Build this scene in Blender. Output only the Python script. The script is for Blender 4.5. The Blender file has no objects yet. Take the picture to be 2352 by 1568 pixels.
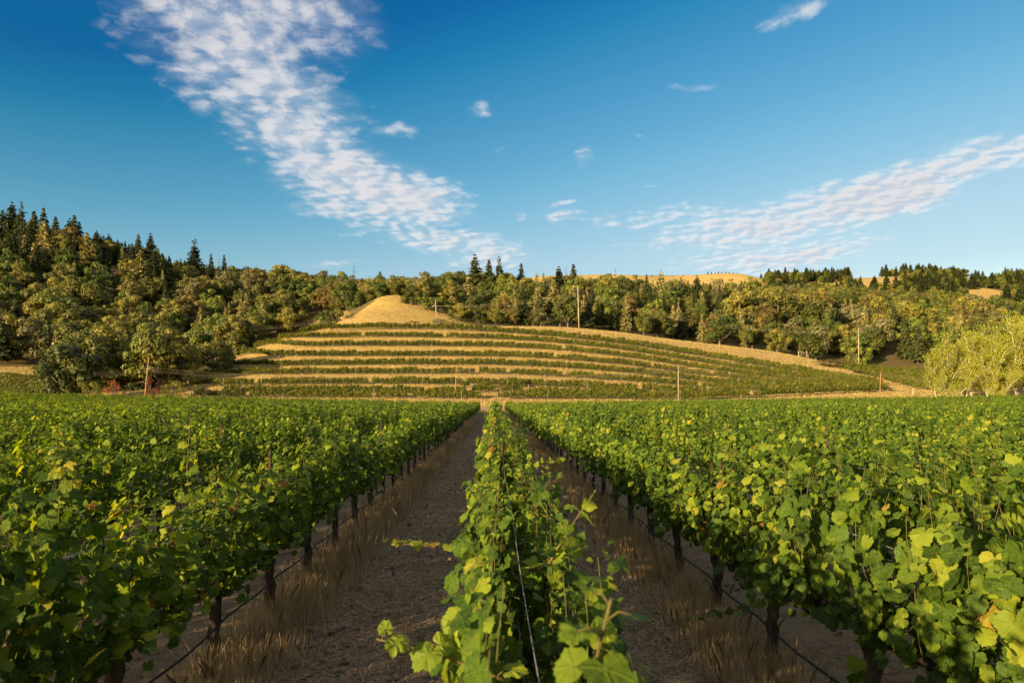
import bpy, math, random
import numpy as np
C = bpy.context.scene
COL = C.collection
R = math.radians
rng = np.random.default_rng(7)
random.seed(7)

# ------------------------------------------------------------------ camera
# picture units: the photograph at 2352 x 1568; horizon row 918, focal length 1568 units (24 mm)
F, CX, HY, EYE = 1568.0, 1176.0, 918.0, 2.35
cam_d = bpy.data.cameras.new('camera')
cam = bpy.data.objects.new('camera', cam_d); COL.objects.link(cam); C.camera = cam
cam_d.sensor_width = 36; cam_d.lens = 24
cam_d.shift_y = (HY - 784) / 2352
cam_d.clip_start = 0.05; cam_d.clip_end = 20000
cam.location = (0, 0, EYE); cam.rotation_euler = (R(90), 0, 0)
cam_d.dof.use_dof = True; cam_d.dof.focus_distance = 9.0; cam_d.dof.aperture_fstop = 4.5

# ------------------------------------------------------------------ world, sun, exposure
SUN_EL, SUN_AZ = R(10.0), R(180 + 44)        # azimuth clockwise from +Y: behind the camera, to its left
S = np.array([math.sin(SUN_AZ) * math.cos(SUN_EL), math.cos(SUN_AZ) * math.cos(SUN_EL), math.sin(SUN_EL)])
sun_d = bpy.data.lights.new('sun', 'SUN'); sun_d.energy = 5.0; sun_d.angle = R(0.6); sun_d.color = (1.0, 0.74, 0.42)
sun = bpy.data.objects.new('sun', sun_d); COL.objects.link(sun)
from mathutils import Vector, Matrix
sun.rotation_euler = Vector(S).to_track_quat('Z', 'Y').to_euler()
C.view_settings.view_transform = 'Standard'; C.view_settings.look = 'None'
C.view_settings.gamma = 1; C.view_settings.exposure = 1.55
C.cycles.max_bounces = 6; C.cycles.transparent_max_bounces = 8
C.cycles.diffuse_bounces = 3; C.cycles.glossy_bounces = 2; C.cycles.transmission_bounces = 3
C.cycles.caustics_reflective = False; C.cycles.caustics_refractive = False

class NT:
    """tiny helper to write node trees as expressions"""
    def __init__(s, tree): s.t = tree; s.n = tree.nodes; s.l = tree.links
    def new(s, typ, **kw):
        n = s.n.new(typ)
        for k, v in kw.items(): setattr(n, k, v)
        return n
    def put(s, sock, v):
        if isinstance(v, bpy.types.NodeSocket): s.l.new(v, sock)
        elif v is not None:
            if hasattr(sock.default_value, '__len__') and not hasattr(v, '__len__'): v = [v] * len(sock.default_value)
            if hasattr(sock.default_value, '__len__') and len(sock.default_value) == 4 and len(v) == 3: v = tuple(v) + (1,)
            sock.default_value = v
    def m(s, op, a, b=None, c=None, clamp=False):
        n = s.new('ShaderNodeMath', operation=op, use_clamp=clamp)
        s.put(n.inputs[0], a); s.put(n.inputs[1], b)
        if c is not None: s.put(n.inputs[2], c)
        return n.outputs[0]
    def vm(s, op, a, b=None, scale=None):
        n = s.new('ShaderNodeVectorMath', operation=op)
        s.put(n.inputs[0], a)
        if b is not None: s.put(n.inputs[1], b)
        if scale is not None: s.put(n.inputs['Scale'], scale)
        return n.outputs['Value'] if op in ('LENGTH', 'DOT_PRODUCT', 'DISTANCE') else n.outputs[0]
    def sep(s, v):
        n = s.new('ShaderNodeSeparateXYZ'); s.put(n.inputs[0], v); return n.outputs
    def comb(s, x, y, z):
        n = s.new('ShaderNodeCombineXYZ'); s.put(n.inputs[0], x); s.put(n.inputs[1], y); s.put(n.inputs[2], z); return n.outputs[0]
    def mr(s, v, a, b, c=0.0, d=1.0, smooth=True):
        n = s.new('ShaderNodeMapRange'); n.interpolation_type = 'SMOOTHSTEP' if smooth else 'LINEAR'
        for i, x in enumerate((v, a, b, c, d)): s.put(n.inputs[i], x)
        return n.outputs[0]
    def noise(s, v, scale, detail=4, rough=0.55, dist=0.0, out='Fac'):
        n = s.new('ShaderNodeTexNoise'); s.put(n.inputs['Vector'], v)
        n.inputs['Scale'].default_value = scale; n.inputs['Detail'].default_value = detail
        n.inputs['Roughness'].default_value = rough; n.inputs['Distortion'].default_value = dist
        return n.outputs[out]
    def mix(s, f, a, b, blend='MIX'):
        n = s.new('ShaderNodeMix', data_type='RGBA', blend_type=blend)
        s.put(n.inputs[0], f); s.put(n.inputs[6], a); s.put(n.inputs[7], b); return n.outputs[2]
    def ramp(s, f, stops):
        n = s.new('ShaderNodeValToRGB'); s.put(n.inputs[0], f); e = n.color_ramp.elements
        while len(e) < len(stops): e.new(0.5)
        for i, (p, c) in enumerate(stops): e[i].position = p; e[i].color = tuple(c) + (1,)
        return n.outputs[0]
    def attr(s, name, typ='GEOMETRY'):
        n = s.new('ShaderNodeAttribute', attribute_name=name, attribute_type=typ); return n.outputs

# ---- sky: Nishita sky with a procedural cloud layer, both fixed in the world by direction
world = bpy.data.worlds.new('World'); C.world = world; world.use_nodes = True
wt = NT(world.node_tree); wt.n.clear()
skyn = wt.new('ShaderNodeTexSky', sky_type='NISHITA', sun_disc=False)
skyn.sun_elevation = SUN_EL; skyn.sun_rotation = SUN_AZ; skyn.air_density = 1.0; skyn.dust_density = 0.5; skyn.ozone_density = 2.5
d = wt.new('ShaderNodeTexCoord').outputs['Generated']
dx, dy, dz = wt.sep(d)[0:3]
dyc = wt.m('MAXIMUM', dy, 0.05)
U = wt.m('DIVIDE', dx, dyc); V = wt.m('DIVIDE', dz, dyc)            # direction on a plane facing north
UV = wt.comb(U, V, 0.0)
warp = wt.vm('SCALE', wt.vm('SUBTRACT', wt.noise(UV, 5.0, 3, out='Color'), (0.5, 0.5, 0.5)), scale=0.09)
UVw = wt.vm('ADD', UV, warp)
def P(px, py): return ((px - CX) / F, (HY - py) / F)
def blob(px, py, rx, ry, ang=0.0, soft=0.9, gain=1.0):
    """soft ellipse around the direction of a picture point"""
    u, v = P(px, py)
    mp = wt.new('ShaderNodeMapping', vector_type='TEXTURE')
    wt.put(mp.inputs['Vector'], UVw)
    mp.inputs['Location'].default_value = (u, v, 0); mp.inputs['Rotation'].default_value = (0, 0, R(ang))
    mp.inputs['Scale'].default_value = (rx / F, ry / F, 1)
    l = wt.vm('LENGTH', mp.outputs[0])
    return wt.mr(l, 1.0 + soft * 0.45, 1.0 - soft, 0.0, gain)
BLOBS = [  # px, py, rx, ry, angle, soft, gain : the mackerel band on the left ...
    (570, 40, 370, 160, -5, .9, .94), (600, 180, 310, 135, -22, .9, .94), (690, 310, 250, 135, -38, .9, 1.0),
    (780, 410, 240, 125, -34, .9, 1.20), (900, 450, 230, 90, -12, .9, 1.18), (760, 490, 120, 40, 0, .9, .9), (1030, 560, 210, 50, -8, .9, .95),
    (1120, 600, 130, 40, 0, .9, .9), (770, 605, 90, 14, 0, .9, .55),
    # ... the long bank on the right ...
    (2260, 370, 280, 58, 17, .8, .96), (2050, 445, 250, 80, 19, .8, 1.2), (1760, 510, 340, 74, 9, .9, 1.0), (1640, 555, 260, 40, 5, .9, .9),
    (1800, 590, 340, 40, 7, .9, .95), (1520, 500, 240, 36, 2, .9, .66),
    # ... and the scraps between
    (1830, 30, 110, 30, 24, .9, .74), (1610, 185, 80, 16, 8, .9, .66), (1100, 272, 46, 22, 0, .9, .66), (900, 300, 80, 26, -12, .9, .62),
    (1330, 352, 34, 30, 40, .9, .66), (1465, 308, 26, 8, 0, .9, .60), (1160, 342, 24, 12, 0, .9, .56), (1295, 492, 60, 22, 0, .9, .82),
    (1205, 488, 24, 26, 0, .9, .72), (1290, 462, 50, 12, 5, .9, .66), (1475, 435, 22, 8, 0, .9, .6), (230, 55, 60, 16, 10, .9, .45),
]
mask = None
for b in BLOBS:
    q = blob(*b); mask = q if mask is None else wt.m('MAXIMUM', mask, q)
# unseen cloud cover added above and behind the camera, to brighten the shaded ground
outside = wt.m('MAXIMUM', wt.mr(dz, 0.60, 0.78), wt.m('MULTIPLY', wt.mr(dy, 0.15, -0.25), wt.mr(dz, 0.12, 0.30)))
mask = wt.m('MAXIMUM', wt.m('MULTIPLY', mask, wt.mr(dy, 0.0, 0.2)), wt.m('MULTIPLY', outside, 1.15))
# texture of the layer: a sheet at constant height, so the flakes shrink towards the horizon
dzc = wt.m('MAXIMUM', wt.m('ADD', dz, 0.085), 0.02)
Q = wt.comb(wt.m('DIVIDE', dx, dzc), wt.m('DIVIDE', dyc, dzc), 0.0)
def cloud_tex(vec):
    vor = wt.new('ShaderNodeTexVoronoi', feature='SMOOTH_F1')
    wv = wt.vm('ADD', vec, wt.vm('SCALE', wt.noise(vec, 6.0, 3, out='Color'), scale=0.10))
    wt.put(vor.inputs['Vector'], wv); vor.inputs['Scale'].default_value = 13.0; vor.inputs['Smoothness'].default_value = 0.45
    cells = wt.m('SUBTRACT', 1.0, wt.m('MULTIPLY', vor.outputs['Distance'], 1.35))
    big = wt.noise(vec, 1.9, 4, 0.55)
    fine = wt.noise(vec, 14.0, 7, 0.66, 0.3)
    a = wt.m('MULTIPLY', cells, 0.30); b_ = wt.m('MULTIPLY', big, 0.60); c_ = wt.m('MULTIPLY', fine, 0.80)
    return wt.m('ADD', wt.m('ADD', a, b_), c_)
t0 = cloud_tex(Q)
t1 = cloud_tex(wt.vm('ADD', Q, (-0.030, -0.022, 0.0)))
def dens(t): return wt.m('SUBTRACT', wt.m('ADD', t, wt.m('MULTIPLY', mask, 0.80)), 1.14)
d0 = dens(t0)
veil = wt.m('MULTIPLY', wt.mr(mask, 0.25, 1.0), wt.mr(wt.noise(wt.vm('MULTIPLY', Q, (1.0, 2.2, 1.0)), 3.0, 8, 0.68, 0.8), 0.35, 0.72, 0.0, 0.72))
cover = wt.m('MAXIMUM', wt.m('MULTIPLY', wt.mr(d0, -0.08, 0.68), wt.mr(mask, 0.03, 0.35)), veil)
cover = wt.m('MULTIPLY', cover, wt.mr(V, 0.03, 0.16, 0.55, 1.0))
relief = wt.m('SUBTRACT', t0, t1)
lit = wt.mr(relief, -0.13, 0.12, 0.0, 1.0)
core = wt.mr(d0, 0.22, 0.62)
ccol = wt.mix(lit, (0.52, 0.59, 0.70), (0.95, 0.89, 0.85))
ccol = wt.mix(wt.m('MULTIPLY', core, 0.55), ccol, (0.56, 0.575, 0.62))
SKY_STR = 0.105
sr, sg_, sb = wt.sep(skyn.outputs[0])[0:3]    # a little more contrast and depth in the blue
def curve(x, pts, k=8.0):
    n = wt.new('ShaderNodeFloatCurve'); wt.put(n.inputs['Value'], wt.m('DIVIDE', wt.m('MINIMUM', x, k), k)); cu = n.mapping.curves[0]
    while len(cu.points) < len(pts): cu.points.new(0.5, 0.5)
    for p_, (u, v) in zip(cu.points, pts): p_.location = (u / k, v / k); p_.handle_type = 'VECTOR'
    n.mapping.update()
    return wt.m('ADD', wt.m('MULTIPLY', n.outputs[0], k), wt.m('MULTIPLY', wt.m('MAXIMUM', wt.m('SUBTRACT', x, k), 0.0), 0.9))
skyc = wt.comb(curve(sr, [(0, .01), (.7, .02), (.8, .06), (.95, .22), (1.15, .43), (1.35, .70), (1.6, 1.05), (1.9, 1.42), (2.5, 1.85), (4.5, 4.2), (8, 7.8)]),
               curve(sg_, [(0, .2), (1.33, .44), (1.6, .82), (1.95, 1.16), (2.4, 1.58), (2.9, 1.93), (3.4, 2.2), (4.3, 2.58), (8, 6.8)]),
               curve(sb, [(0, .8), (2.22, 1.12), (2.7, 1.56), (3.2, 1.94), (3.8, 2.28), (4.4, 2.52), (5.7, 2.85), (8, 6)]))
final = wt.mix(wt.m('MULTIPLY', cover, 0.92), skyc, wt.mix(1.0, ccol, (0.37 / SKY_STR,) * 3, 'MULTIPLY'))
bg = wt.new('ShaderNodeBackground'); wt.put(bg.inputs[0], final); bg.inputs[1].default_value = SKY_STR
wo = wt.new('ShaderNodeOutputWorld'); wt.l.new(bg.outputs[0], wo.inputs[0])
world.cycles.sampling_method = 'MANUAL'; world.cycles.sample_map_resolution = 512

# ------------------------------------------------------------------ helpers
def tag(o, label=None, cat=None, group=None, kind=None):
    if label: o['label'] = label
    if cat: o['category'] = cat
    if group: o['group'] = group
    if kind: o['kind'] = kind
    return o
def empty(name, loc, rz=0.0):
    o = bpy.data.objects.new(name, None); COL.objects.link(o)
    o.location = loc; o.rotation_euler = (0, 0, rz); o.empty_display_size = 0.3
    return o
def mesh_obj(name, mesh, parent=None):
    o = bpy.data.objects.new(name, mesh); COL.objects.link(o)
    if parent is not None: o.parent = parent
    return o
def np_mesh(name, verts, faces_flat, counts, mat, attrs=None, smooth=False):
    """verts (n,3); faces_flat: vertex indices; counts: corners per face"""
    me = bpy.data.meshes.new(name)
    verts = np.asarray(verts, np.float32); faces_flat = np.asarray(faces_flat, np.int32); counts = np.asarray(counts, np.int32)
    me.vertices.add(len(verts)); me.vertices.foreach_set('co', verts.ravel())
    me.loops.add(len(faces_flat)); me.loops.foreach_set('vertex_index', faces_flat)
    me.polygons.add(len(counts))
    starts = np.zeros(len(counts), np.int32); starts[1:] = np.cumsum(counts)[:-1]
    me.polygons.foreach_set('loop_start', starts)
    if smooth: me.polygons.foreach_set('use_smooth', np.ones(len(counts), bool))
    me.update(calc_edges=True)
    for k, v in (attrs or {}).items():
        v = np.asarray(v, np.float32)
        if v.ndim == 1: a = me.attributes.new(k, 'FLOAT', 'POINT'); a.data.foreach_set('value', v)
        else: a = me.attributes.new(k, 'FLOAT_VECTOR', 'POINT'); a.data.foreach_set('vector', v.ravel())
    if mat is not None: me.materials.append(mat)
    return me
def unit(v): return v / np.maximum(np.linalg.norm(v, axis=-1, keepdims=True), 1e-9)

class MB:
    """collects tubes and boxes into one mesh"""
    def __init__(s): s.v = []; s.f = []; s.n = 0
    def add(s, v, f):
        s.v.append(np.asarray(v, float)); s.f += [[i + s.n for i in q] for q in f]; s.n += len(v)
    def tube(s, pts, rad, seg=6, jit=0.0, cap=True):
        pts = np.asarray(pts, float); rad = np.broadcast_to(np.asarray(rad, float), (len(pts),))
        tn = unit(np.gradient(pts, axis=0)); ref = np.array([0.0, 0, 1]) if abs(tn[0][2]) < 0.8 else np.array([1.0, 0, 0])
        a = unit(np.cross(tn, ref)); b = np.cross(tn, a)
        th = np.linspace(0, 2 * np.pi, seg, endpoint=False)
        rr = rad[:, None] * (1 + jit * rng.uniform(-1, 1, (len(pts), seg)))
        v = pts[:, None] + rr[..., None] * (np.cos(th)[None, :, None] * a[:, None] + np.sin(th)[None, :, None] * b[:, None])
        f = [[i * seg + j, i * seg + (j + 1) % seg, (i + 1) * seg + (j + 1) % seg, (i + 1) * seg + j] for i in range(len(pts) - 1) for j in range(seg)]
        if cap: f += [list(range(seg))[::-1], [(len(pts) - 1) * seg + j for j in range(seg)]]
        s.add(v.reshape(-1, 3), f)
    def box(s, c, h, rz=0.0):
        v = np.array([[x, y, z] for x in (-1, 1) for y in (-1, 1) for z in (-1, 1)], float) * np.array(h)
        cr, sr = math.cos(rz), math.sin(rz); v = np.stack([v[:, 0] * cr - v[:, 1] * sr, v[:, 0] * sr + v[:, 1] * cr, v[:, 2]], 1)
        s.add(v + np.array(c), [[0, 1, 3, 2], [4, 6, 7, 5], [0, 4, 5, 1], [2, 3, 7, 6], [0, 2, 6, 4], [1, 5, 7, 3]])
    def mesh(s, name, mat, smooth=True):
        return np_mesh(name, np.concatenate(s.v), [i for q in s.f for i in q], [len(q) for q in s.f], mat, smooth=smooth)

# ------------------------------------------------------------------ terrain: thin-plate surface through surveyed points
CP = []   # (px, py, Y): ground seen at picture point at distance Y
def cp(px, py, Y): CP.append(((px - CX) / F * Y, Y, EYE + (HY - py) / F * Y))
for px, py, Y in [
    # foot of the terraced hill and the ground left and right of it
    (-250, 905, 150), (0, 890, 150), (120, 900, 150), (300, 907, 142), (500, 911, 136), (800, 918, 133), (1176, 922, 131), (1500, 922, 132), (1760, 917, 140), (1900, 908, 152), (2040, 901, 165), (2200, 905, 165), (2600, 905, 165),
    # terraced slope
    (560, 860, 160), (560, 820, 182), (700, 812, 178), (700, 766, 202), (819, 822, 174), (819, 861, 157), (819, 762, 206),
    (1000, 757, 210), (1170, 820, 178), (1170, 861, 158), (1170, 890, 146), (1170, 766, 210), (1417, 836, 178), (1417, 877, 158), (1417, 786, 206), (1600, 812, 208), (1600, 868, 178),
    (1700, 829, 205), (1700, 872, 178), (1900, 860, 195), (1900, 884, 176), (2030, 884, 186),
    # crest of the hill with the dry-grass shoulder
    (940, 750, 216), (1176, 756, 220), (1330, 757, 226), (1500, 776, 232), (1700, 798, 236), (1850, 822, 234), (1960, 846, 222),
    # falling away to the left
    (430, 878, 158), (430, 862, 190), (500, 830, 205), (600, 790, 225), (300, 880, 190), (120, 868, 170), (0, 842, 182), (0, 868, 162), (-250, 850, 180),
    # golden knoll
    (800, 745, 238), (870, 712, 255), (885, 681, 272), (940, 684, 274), (860, 687, 266), (905, 678, 274), (925, 680, 277), (965, 684, 280), (1000, 694, 284), (1000, 716, 264), (850, 700, 262), (820, 720, 250), (1060, 744, 250), (780, 748, 262), (885, 700, 300), (730, 750, 270),
    # slopes of the wooded hills
    (-250, 730, 230), (0, 740, 235), (240, 765, 235), (420, 785, 240), (600, 775, 258),
    (-250, 590, 320), (0, 585, 320), (120, 592, 325), (240, 612, 330), (400, 650, 330), (600, 672, 335), (760, 700, 330),
    (-250, 560, 370), (0, 560, 370), (240, 620, 400), (480, 655, 400), (760, 680, 400), (950, 682, 380), (1060, 672, 375), (1060, 735, 290),
    (1176, 750, 245), (1200, 735, 290), (1200, 690, 350), (1400, 760, 262), (1400, 700, 340), (1600, 788, 262), (1600, 720, 330), (1800, 806, 262), (1800, 720, 330), (1950, 842, 245),
    (1640, 690, 380), (1800, 684, 380), (2000, 690, 390), (2150, 715, 380), (2000, 760, 320), (2100, 836, 240), (2100, 780, 290), (2352, 850, 215), (2352, 740, 330), (2352, 700, 400), (2650, 700, 400), (2650, 850, 215),
    # the hollow behind, then the far grass ridge and the far wooded ridge
    (-250, 640, 520), (0, 640, 520), (400, 690, 520), (800, 700, 520), (1176, 700, 520), (1400, 700, 500), (1650, 705, 500), (1900, 700, 520), (2200, 700, 540), (2600, 700, 540),
    (1240, 637, 700), (1330, 634, 700), (1450, 635, 690), (1560, 642, 690), (1640, 632, 680), (1700, 629, 680), (1750, 640, 690), (1640, 675, 600), (1300, 676, 600), (1450, 676, 600), (1780, 680, 600),
    (1800, 645, 850), (1950, 640, 850), (2100, 634, 850), (2240, 640, 850), (2400, 640, 850), (2700, 640, 850), (1950, 662, 700), (2220, 648, 720), (2400, 660, 700), (2000, 655, 700), (1850, 665, 690),
    (800, 680, 800), (400, 680, 800), (0, 680, 800), (1050, 660, 760),
]: cp(px, py, Y)
for x in (-160, -100, -50, 0, 50, 100, 160):
    for y in (-80, -30, 20, 70, 110): CP.append((x, y, 0.0))
for x in (-1500, -700, 0, 700, 1500): CP.append((x, 1600, 60)); CP.append((x * 1.0, -700, 0))
CP += [(-900, 0, 10), (-900, 600, 110), (900, 0, 5), (1200, 700, 90), (-400, 0, 0), (400, 0, 0)]
CP = np.array(CP); SC = 200.0
def tps_k(d2): return 0.5 * d2 * np.log(np.maximum(d2, 1e-12))
_p = CP[:, :2] / SC
_n = len(CP)
_K = tps_k(((_p[:, None] - _p[None]) ** 2).sum(-1)) + np.eye(_n) * 2e-4
_A = np.zeros((_n + 3, _n + 3)); _A[:_n, :_n] = _K; _A[:_n, _n] = 1; _A[:_n, _n + 1:] = _p; _A[_n:, :_n] = _A[:_n, _n:].T
_w = np.linalg.solve(_A, np.concatenate([CP[:, 2], np.zeros(3)]))
def sm(x, a, b): t = np.clip((x - a) / (b - a), 0, 1); return t * t * (3 - 2 * t)
def T(x, y):
    x = np.asarray(x, float); y = np.asarray(y, float); sh = np.broadcast(x, y).shape
    q = np.stack([np.broadcast_to(x, sh).ravel(), np.broadcast_to(y, sh).ravel()], 1) / SC
    out = np.empty(len(q))
    for i in range(0, len(q), 20000):
        qq = q[i:i + 20000]
        out[i:i + 20000] = tps_k(((qq[:, None] - _p[None]) ** 2).sum(-1)) @ _w[:_n] + _w[_n] + qq @ _w[_n + 1:]
    out = out.reshape(sh)
    far = sm(y, 105, 135)
    side = np.interp(x, [-130, -88, -50, -28, -6, 6, 24, 54, 76, 130], [2.4, 2.0, 1.05, .62, 0, 0, .4, .85, 1.2, 1.7]) * sm(y, 45, 118)
    return out * far + side * (1 - far)
def T1(x, y): return float(T(np.array([x]), np.array([y]))[0])
def proj(x, y, z): return CX + F * x / y, HY - F * (z - EYE) / y
def solve_Y(px, py, y0, y1):
    """distance at which the ground appears at a picture point"""
    Y = np.linspace(y0, y1, 240); x = (px - CX) / F * Y; py_ = proj(x, Y, T(x, Y))[1]
    return float(Y[np.argmin(np.abs(py_ - py))])

# ------------------------------------------------------------------ materials
def mat(name):
    m = bpy.data.materials.new(name); m.use_nodes = True; t = NT(m.node_tree); t.n.clear()
    o = t.new('ShaderNodeOutputMaterial'); return m, t, o
def leaf_mat(name, dark, mid, light, trans=0.4, veins=False, rust=None, rough=0.55, rnd=0.25, rust_at=0.94, spec=0.35, tr_gain=1.0):
    m, t, o = mat(name)
    a = t.attr('leaf')['Vector']; u, v, k = t.sep(a)[0:3]
    rn = t.new('ShaderNodeObjectInfo').outputs['Random']
    kk = t.m('ADD', k, t.m('MULTIPLY', t.m('SUBTRACT', rn, 0.5), rnd))
    stops = [(0.0, dark), (0.45, mid), (0.85, light)]
    if rust: stops = [(0.0, dark), (0.42, mid), (0.80, light), (rust_at, rust[0]), (1.0, rust[1])]
    c = t.ramp(kk, stops)
    pos = t.new('ShaderNodeTexCoord').outputs['Object']
    c = t.mix(t.mr(t.noise(pos, 60.0 if veins else 1.5, 2), 0.3, 0.7, 0.0, 0.22), c, light)
    nrm = None
    if veins:
        dmin = None
        for ang in (0, 57, -57, 114, -114):
            sx, sy = math.sin(R(ang)), math.cos(R(ang))
            cr = t.m('ABSOLUTE', t.m('SUBTRACT', t.m('MULTIPLY', u, sy), t.m('MULTIPLY', v, sx)))
            dt = t.m('ADD', t.m('MULTIPLY', u, sx), t.m('MULTIPLY', v, sy))
            e = t.m('ADD', cr, t.m('MULTIPLY', t.m('LESS_THAN', dt, 0.0), 9.0))
            dmin = e if dmin is None else t.m('MINIMUM', dmin, e)
        vein = t.mr(dmin, 0.028, 0.006)
        c = t.mix(t.m('MULTIPLY', vein, 0.30), c, (0.20, 0.26, 0.06))
        bump = t.new('ShaderNodeBump'); bump.inputs['Strength'].default_value = 0.6; bump.inputs['Distance'].default_value = 0.004
        wv = t.mr(dmin, 0.0, 0.10, -0.6, 0.0)
        t.put(bump.inputs['Height'], t.m('ADD', wv, t.noise(t.comb(u, v, k), 5.0, 2))); nrm = bump.outputs[0]
    p = t.new('ShaderNodeBsdfPrincipled'); t.put(p.inputs['Base Color'], c)
    p.inputs['Roughness'].default_value = rough; p.inputs['Specular IOR Level'].default_value = spec
    tr = t.new('ShaderNodeBsdfTranslucent')
    t.put(tr.inputs[0], t.mix(1.0, c, (1.7 * tr_gain, 1.5 * tr_gain, 0.45 * tr_gain), 'MULTIPLY'))
    if nrm is not None: t.put(p.inputs['Normal'], nrm)
    mx = t.new('ShaderNodeMixShader'); mx.inputs[0].default_value = trans
    t.l.new(p.outputs[0], mx.inputs[1]); t.l.new(tr.outputs[0], mx.inputs[2]); t.l.new(mx.outputs[0], o.inputs[0])
    return m
def plain_mat(name, c1, c2, scale=8.0, rough=0.85, bump=0.3, stretch=(1, 1, 1), bdist=0.01, detail=5):
    m, t, o = mat(name)
    pos = t.new('ShaderNodeTexCoord').outputs['Object']
    n = t.noise(t.vm('MULTIPLY', pos, stretch), scale, detail, 0.65)
    p = t.new('ShaderNodeBsdfPrincipled'); t.put(p.inputs['Base Color'], t.mix(t.mr(n, 0.3, 0.7), c1, c2))
    p.inputs['Roughness'].default_value = rough; p.inputs['Specular IOR Level'].default_value = 0.25
    b = t.new('ShaderNodeBump'); b.inputs['Strength'].default_value = bump; b.inputs['Distance'].default_value = bdist
    t.put(b.inputs['Height'], n); t.put(p.inputs['Normal'], b.outputs[0]); t.l.new(p.outputs[0], o.inputs[0])
    return m
YEL, BRN = (0.34, 0.29, 0.035), (0.24, 0.095, 0.02)
M_vine = leaf_mat('vine leaf', (0.014, 0.038, 0.005), (0.048, 0.102, 0.010), (0.215, 0.265, 0.020), 0.46, True, (YEL, BRN), 0.55, 0.24, 0.965, 0.16)
M_vine_hill = leaf_mat('autumn vine leaf', (0.018, 0.038, 0.006), (0.070, 0.098, 0.010), (0.270, 0.250, 0.022), 0.30, False, ((0.26, 0.15, 0.03), (0.17, 0.050, 0.02)), 0.6, 0.25, 0.93)
M_oak = leaf_mat('oak foliage', (0.030, 0.046, 0.007), (0.094, 0.104, 0.014), (0.215, 0.190, 0.028), 0.22, rough=0.6, rnd=0.85)
M_green = leaf_mat('green oak foliage', (0.026, 0.048, 0.007), (0.078, 0.112, 0.014), (0.185, 0.205, 0.026), 0.25, rough=0.6, rnd=0.7)
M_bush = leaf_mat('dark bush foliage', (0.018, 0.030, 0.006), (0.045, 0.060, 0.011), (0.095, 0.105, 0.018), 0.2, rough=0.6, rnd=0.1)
M_grey = leaf_mat('lichened oak foliage', (0.060, 0.065, 0.022), (0.130, 0.125, 0.045), (0.230, 0.210, 0.090), 0.2, rough=0.8, rnd=0.4)
M_rustoak = leaf_mat('dry oak foliage', (0.055, 0.052, 0.014), (0.120, 0.098, 0.022), (0.210, 0.150, 0.035), 0.22, rough=0.7, rnd=0.4)
M_con = leaf_mat('conifer needles', (0.014, 0.027, 0.008), (0.034, 0.050, 0.012), (0.085, 0.095, 0.020), 0.15, rough=0.6, rnd=0.45)
M_liccon = leaf_mat('lichened conifer needles', (0.110, 0.110, 0.030), (0.230, 0.205, 0.055), (0.360, 0.320, 0.110), 0.2, rough=0.8, rnd=0.3)
M_pop = leaf_mat('grove leaf', (0.120, 0.150, 0.010), (0.220, 0.250, 0.016), (0.350, 0.350, 0.028), 0.4, rough=0.6, rnd=0.25)
M_red = leaf_mat('red shrub leaf', (0.080, 0.020, 0.010), (0.170, 0.045, 0.018), (0.260, 0.090, 0.030), 0.3, rough=0.7)
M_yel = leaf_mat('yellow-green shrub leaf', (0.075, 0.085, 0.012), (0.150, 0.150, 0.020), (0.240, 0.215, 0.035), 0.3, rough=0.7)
M_bark = plain_mat('vine bark', (0.018, 0.014, 0.011), (0.070, 0.052, 0.038), 18, 0.95, 1.0, (1, 1, 0.18), 0.02)
M_cane = plain_mat('vine cane', (0.075, 0.045, 0.016), (0.10, 0.095, 0.025), 30, 0.6, 0.2)
M_tbark = plain_mat('tree bark', (0.05, 0.04, 0.03), (0.13, 0.11, 0.085), 3, 0.95, 0.5, (1, 1, 0.3), 0.05)
M_pale = plain_mat('pale bark', (0.24, 0.21, 0.13), (0.42, 0.37, 0.24), 2, 0.9, 0.3, (1, 1, 0.3), 0.03)
M_wood = plain_mat('weathered pole wood', (0.24, 0.19, 0.13), (0.42, 0.35, 0.25), 6, 0.85, 0.4, (1, 1, 0.1), 0.01)
M_brownwood = plain_mat('brown pole wood', (0.20, 0.11, 0.045), (0.33, 0.20, 0.09), 6, 0.85, 0.4, (1, 1, 0.1), 0.01)
M_stake = plain_mat('grey stake wood', (0.20, 0.16, 0.11), (0.36, 0.29, 0.21), 10, 0.9, 0.3, (1, 1, 0.15), 0.01)
M_rustmetal = plain_mat('rusty steel', (0.030, 0.018, 0.014), (0.080, 0.036, 0.022), 25, 0.8, 0.3)
M_hose = plain_mat('black hose', (0.010, 0.010, 0.012), (0.022, 0.021, 0.021), 12, 0.6, 0.1)
M_wire = plain_mat('galvanised wire', (0.14, 0.14, 0.14), (0.26, 0.26, 0.26), 20, 0.45, 0.1)
M_cable = plain_mat('power cable', (0.16, 0.13, 0.09), (0.26, 0.20, 0.13), 20, 0.6, 0.1)
M_blade = leaf_mat('dry grass blade', (0.155, 0.108, 0.060), (0.260, 0.190, 0.110), (0.430, 0.335, 0.205), 0.25, rough=0.8, rnd=0.1)
M_litter = leaf_mat('dead leaf', (0.06, 0.03, 0.018), (0.13, 0.07, 0.04), (0.26, 0.17, 0.11), 0.15, rough=0.8, rnd=0.1)
M_goldblade = leaf_mat('golden grass blade', (0.22, 0.155, 0.05), (0.33, 0.245, 0.085), (0.44, 0.34, 0.13), 0.25, rough=0.8, rnd=0.1)

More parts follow.
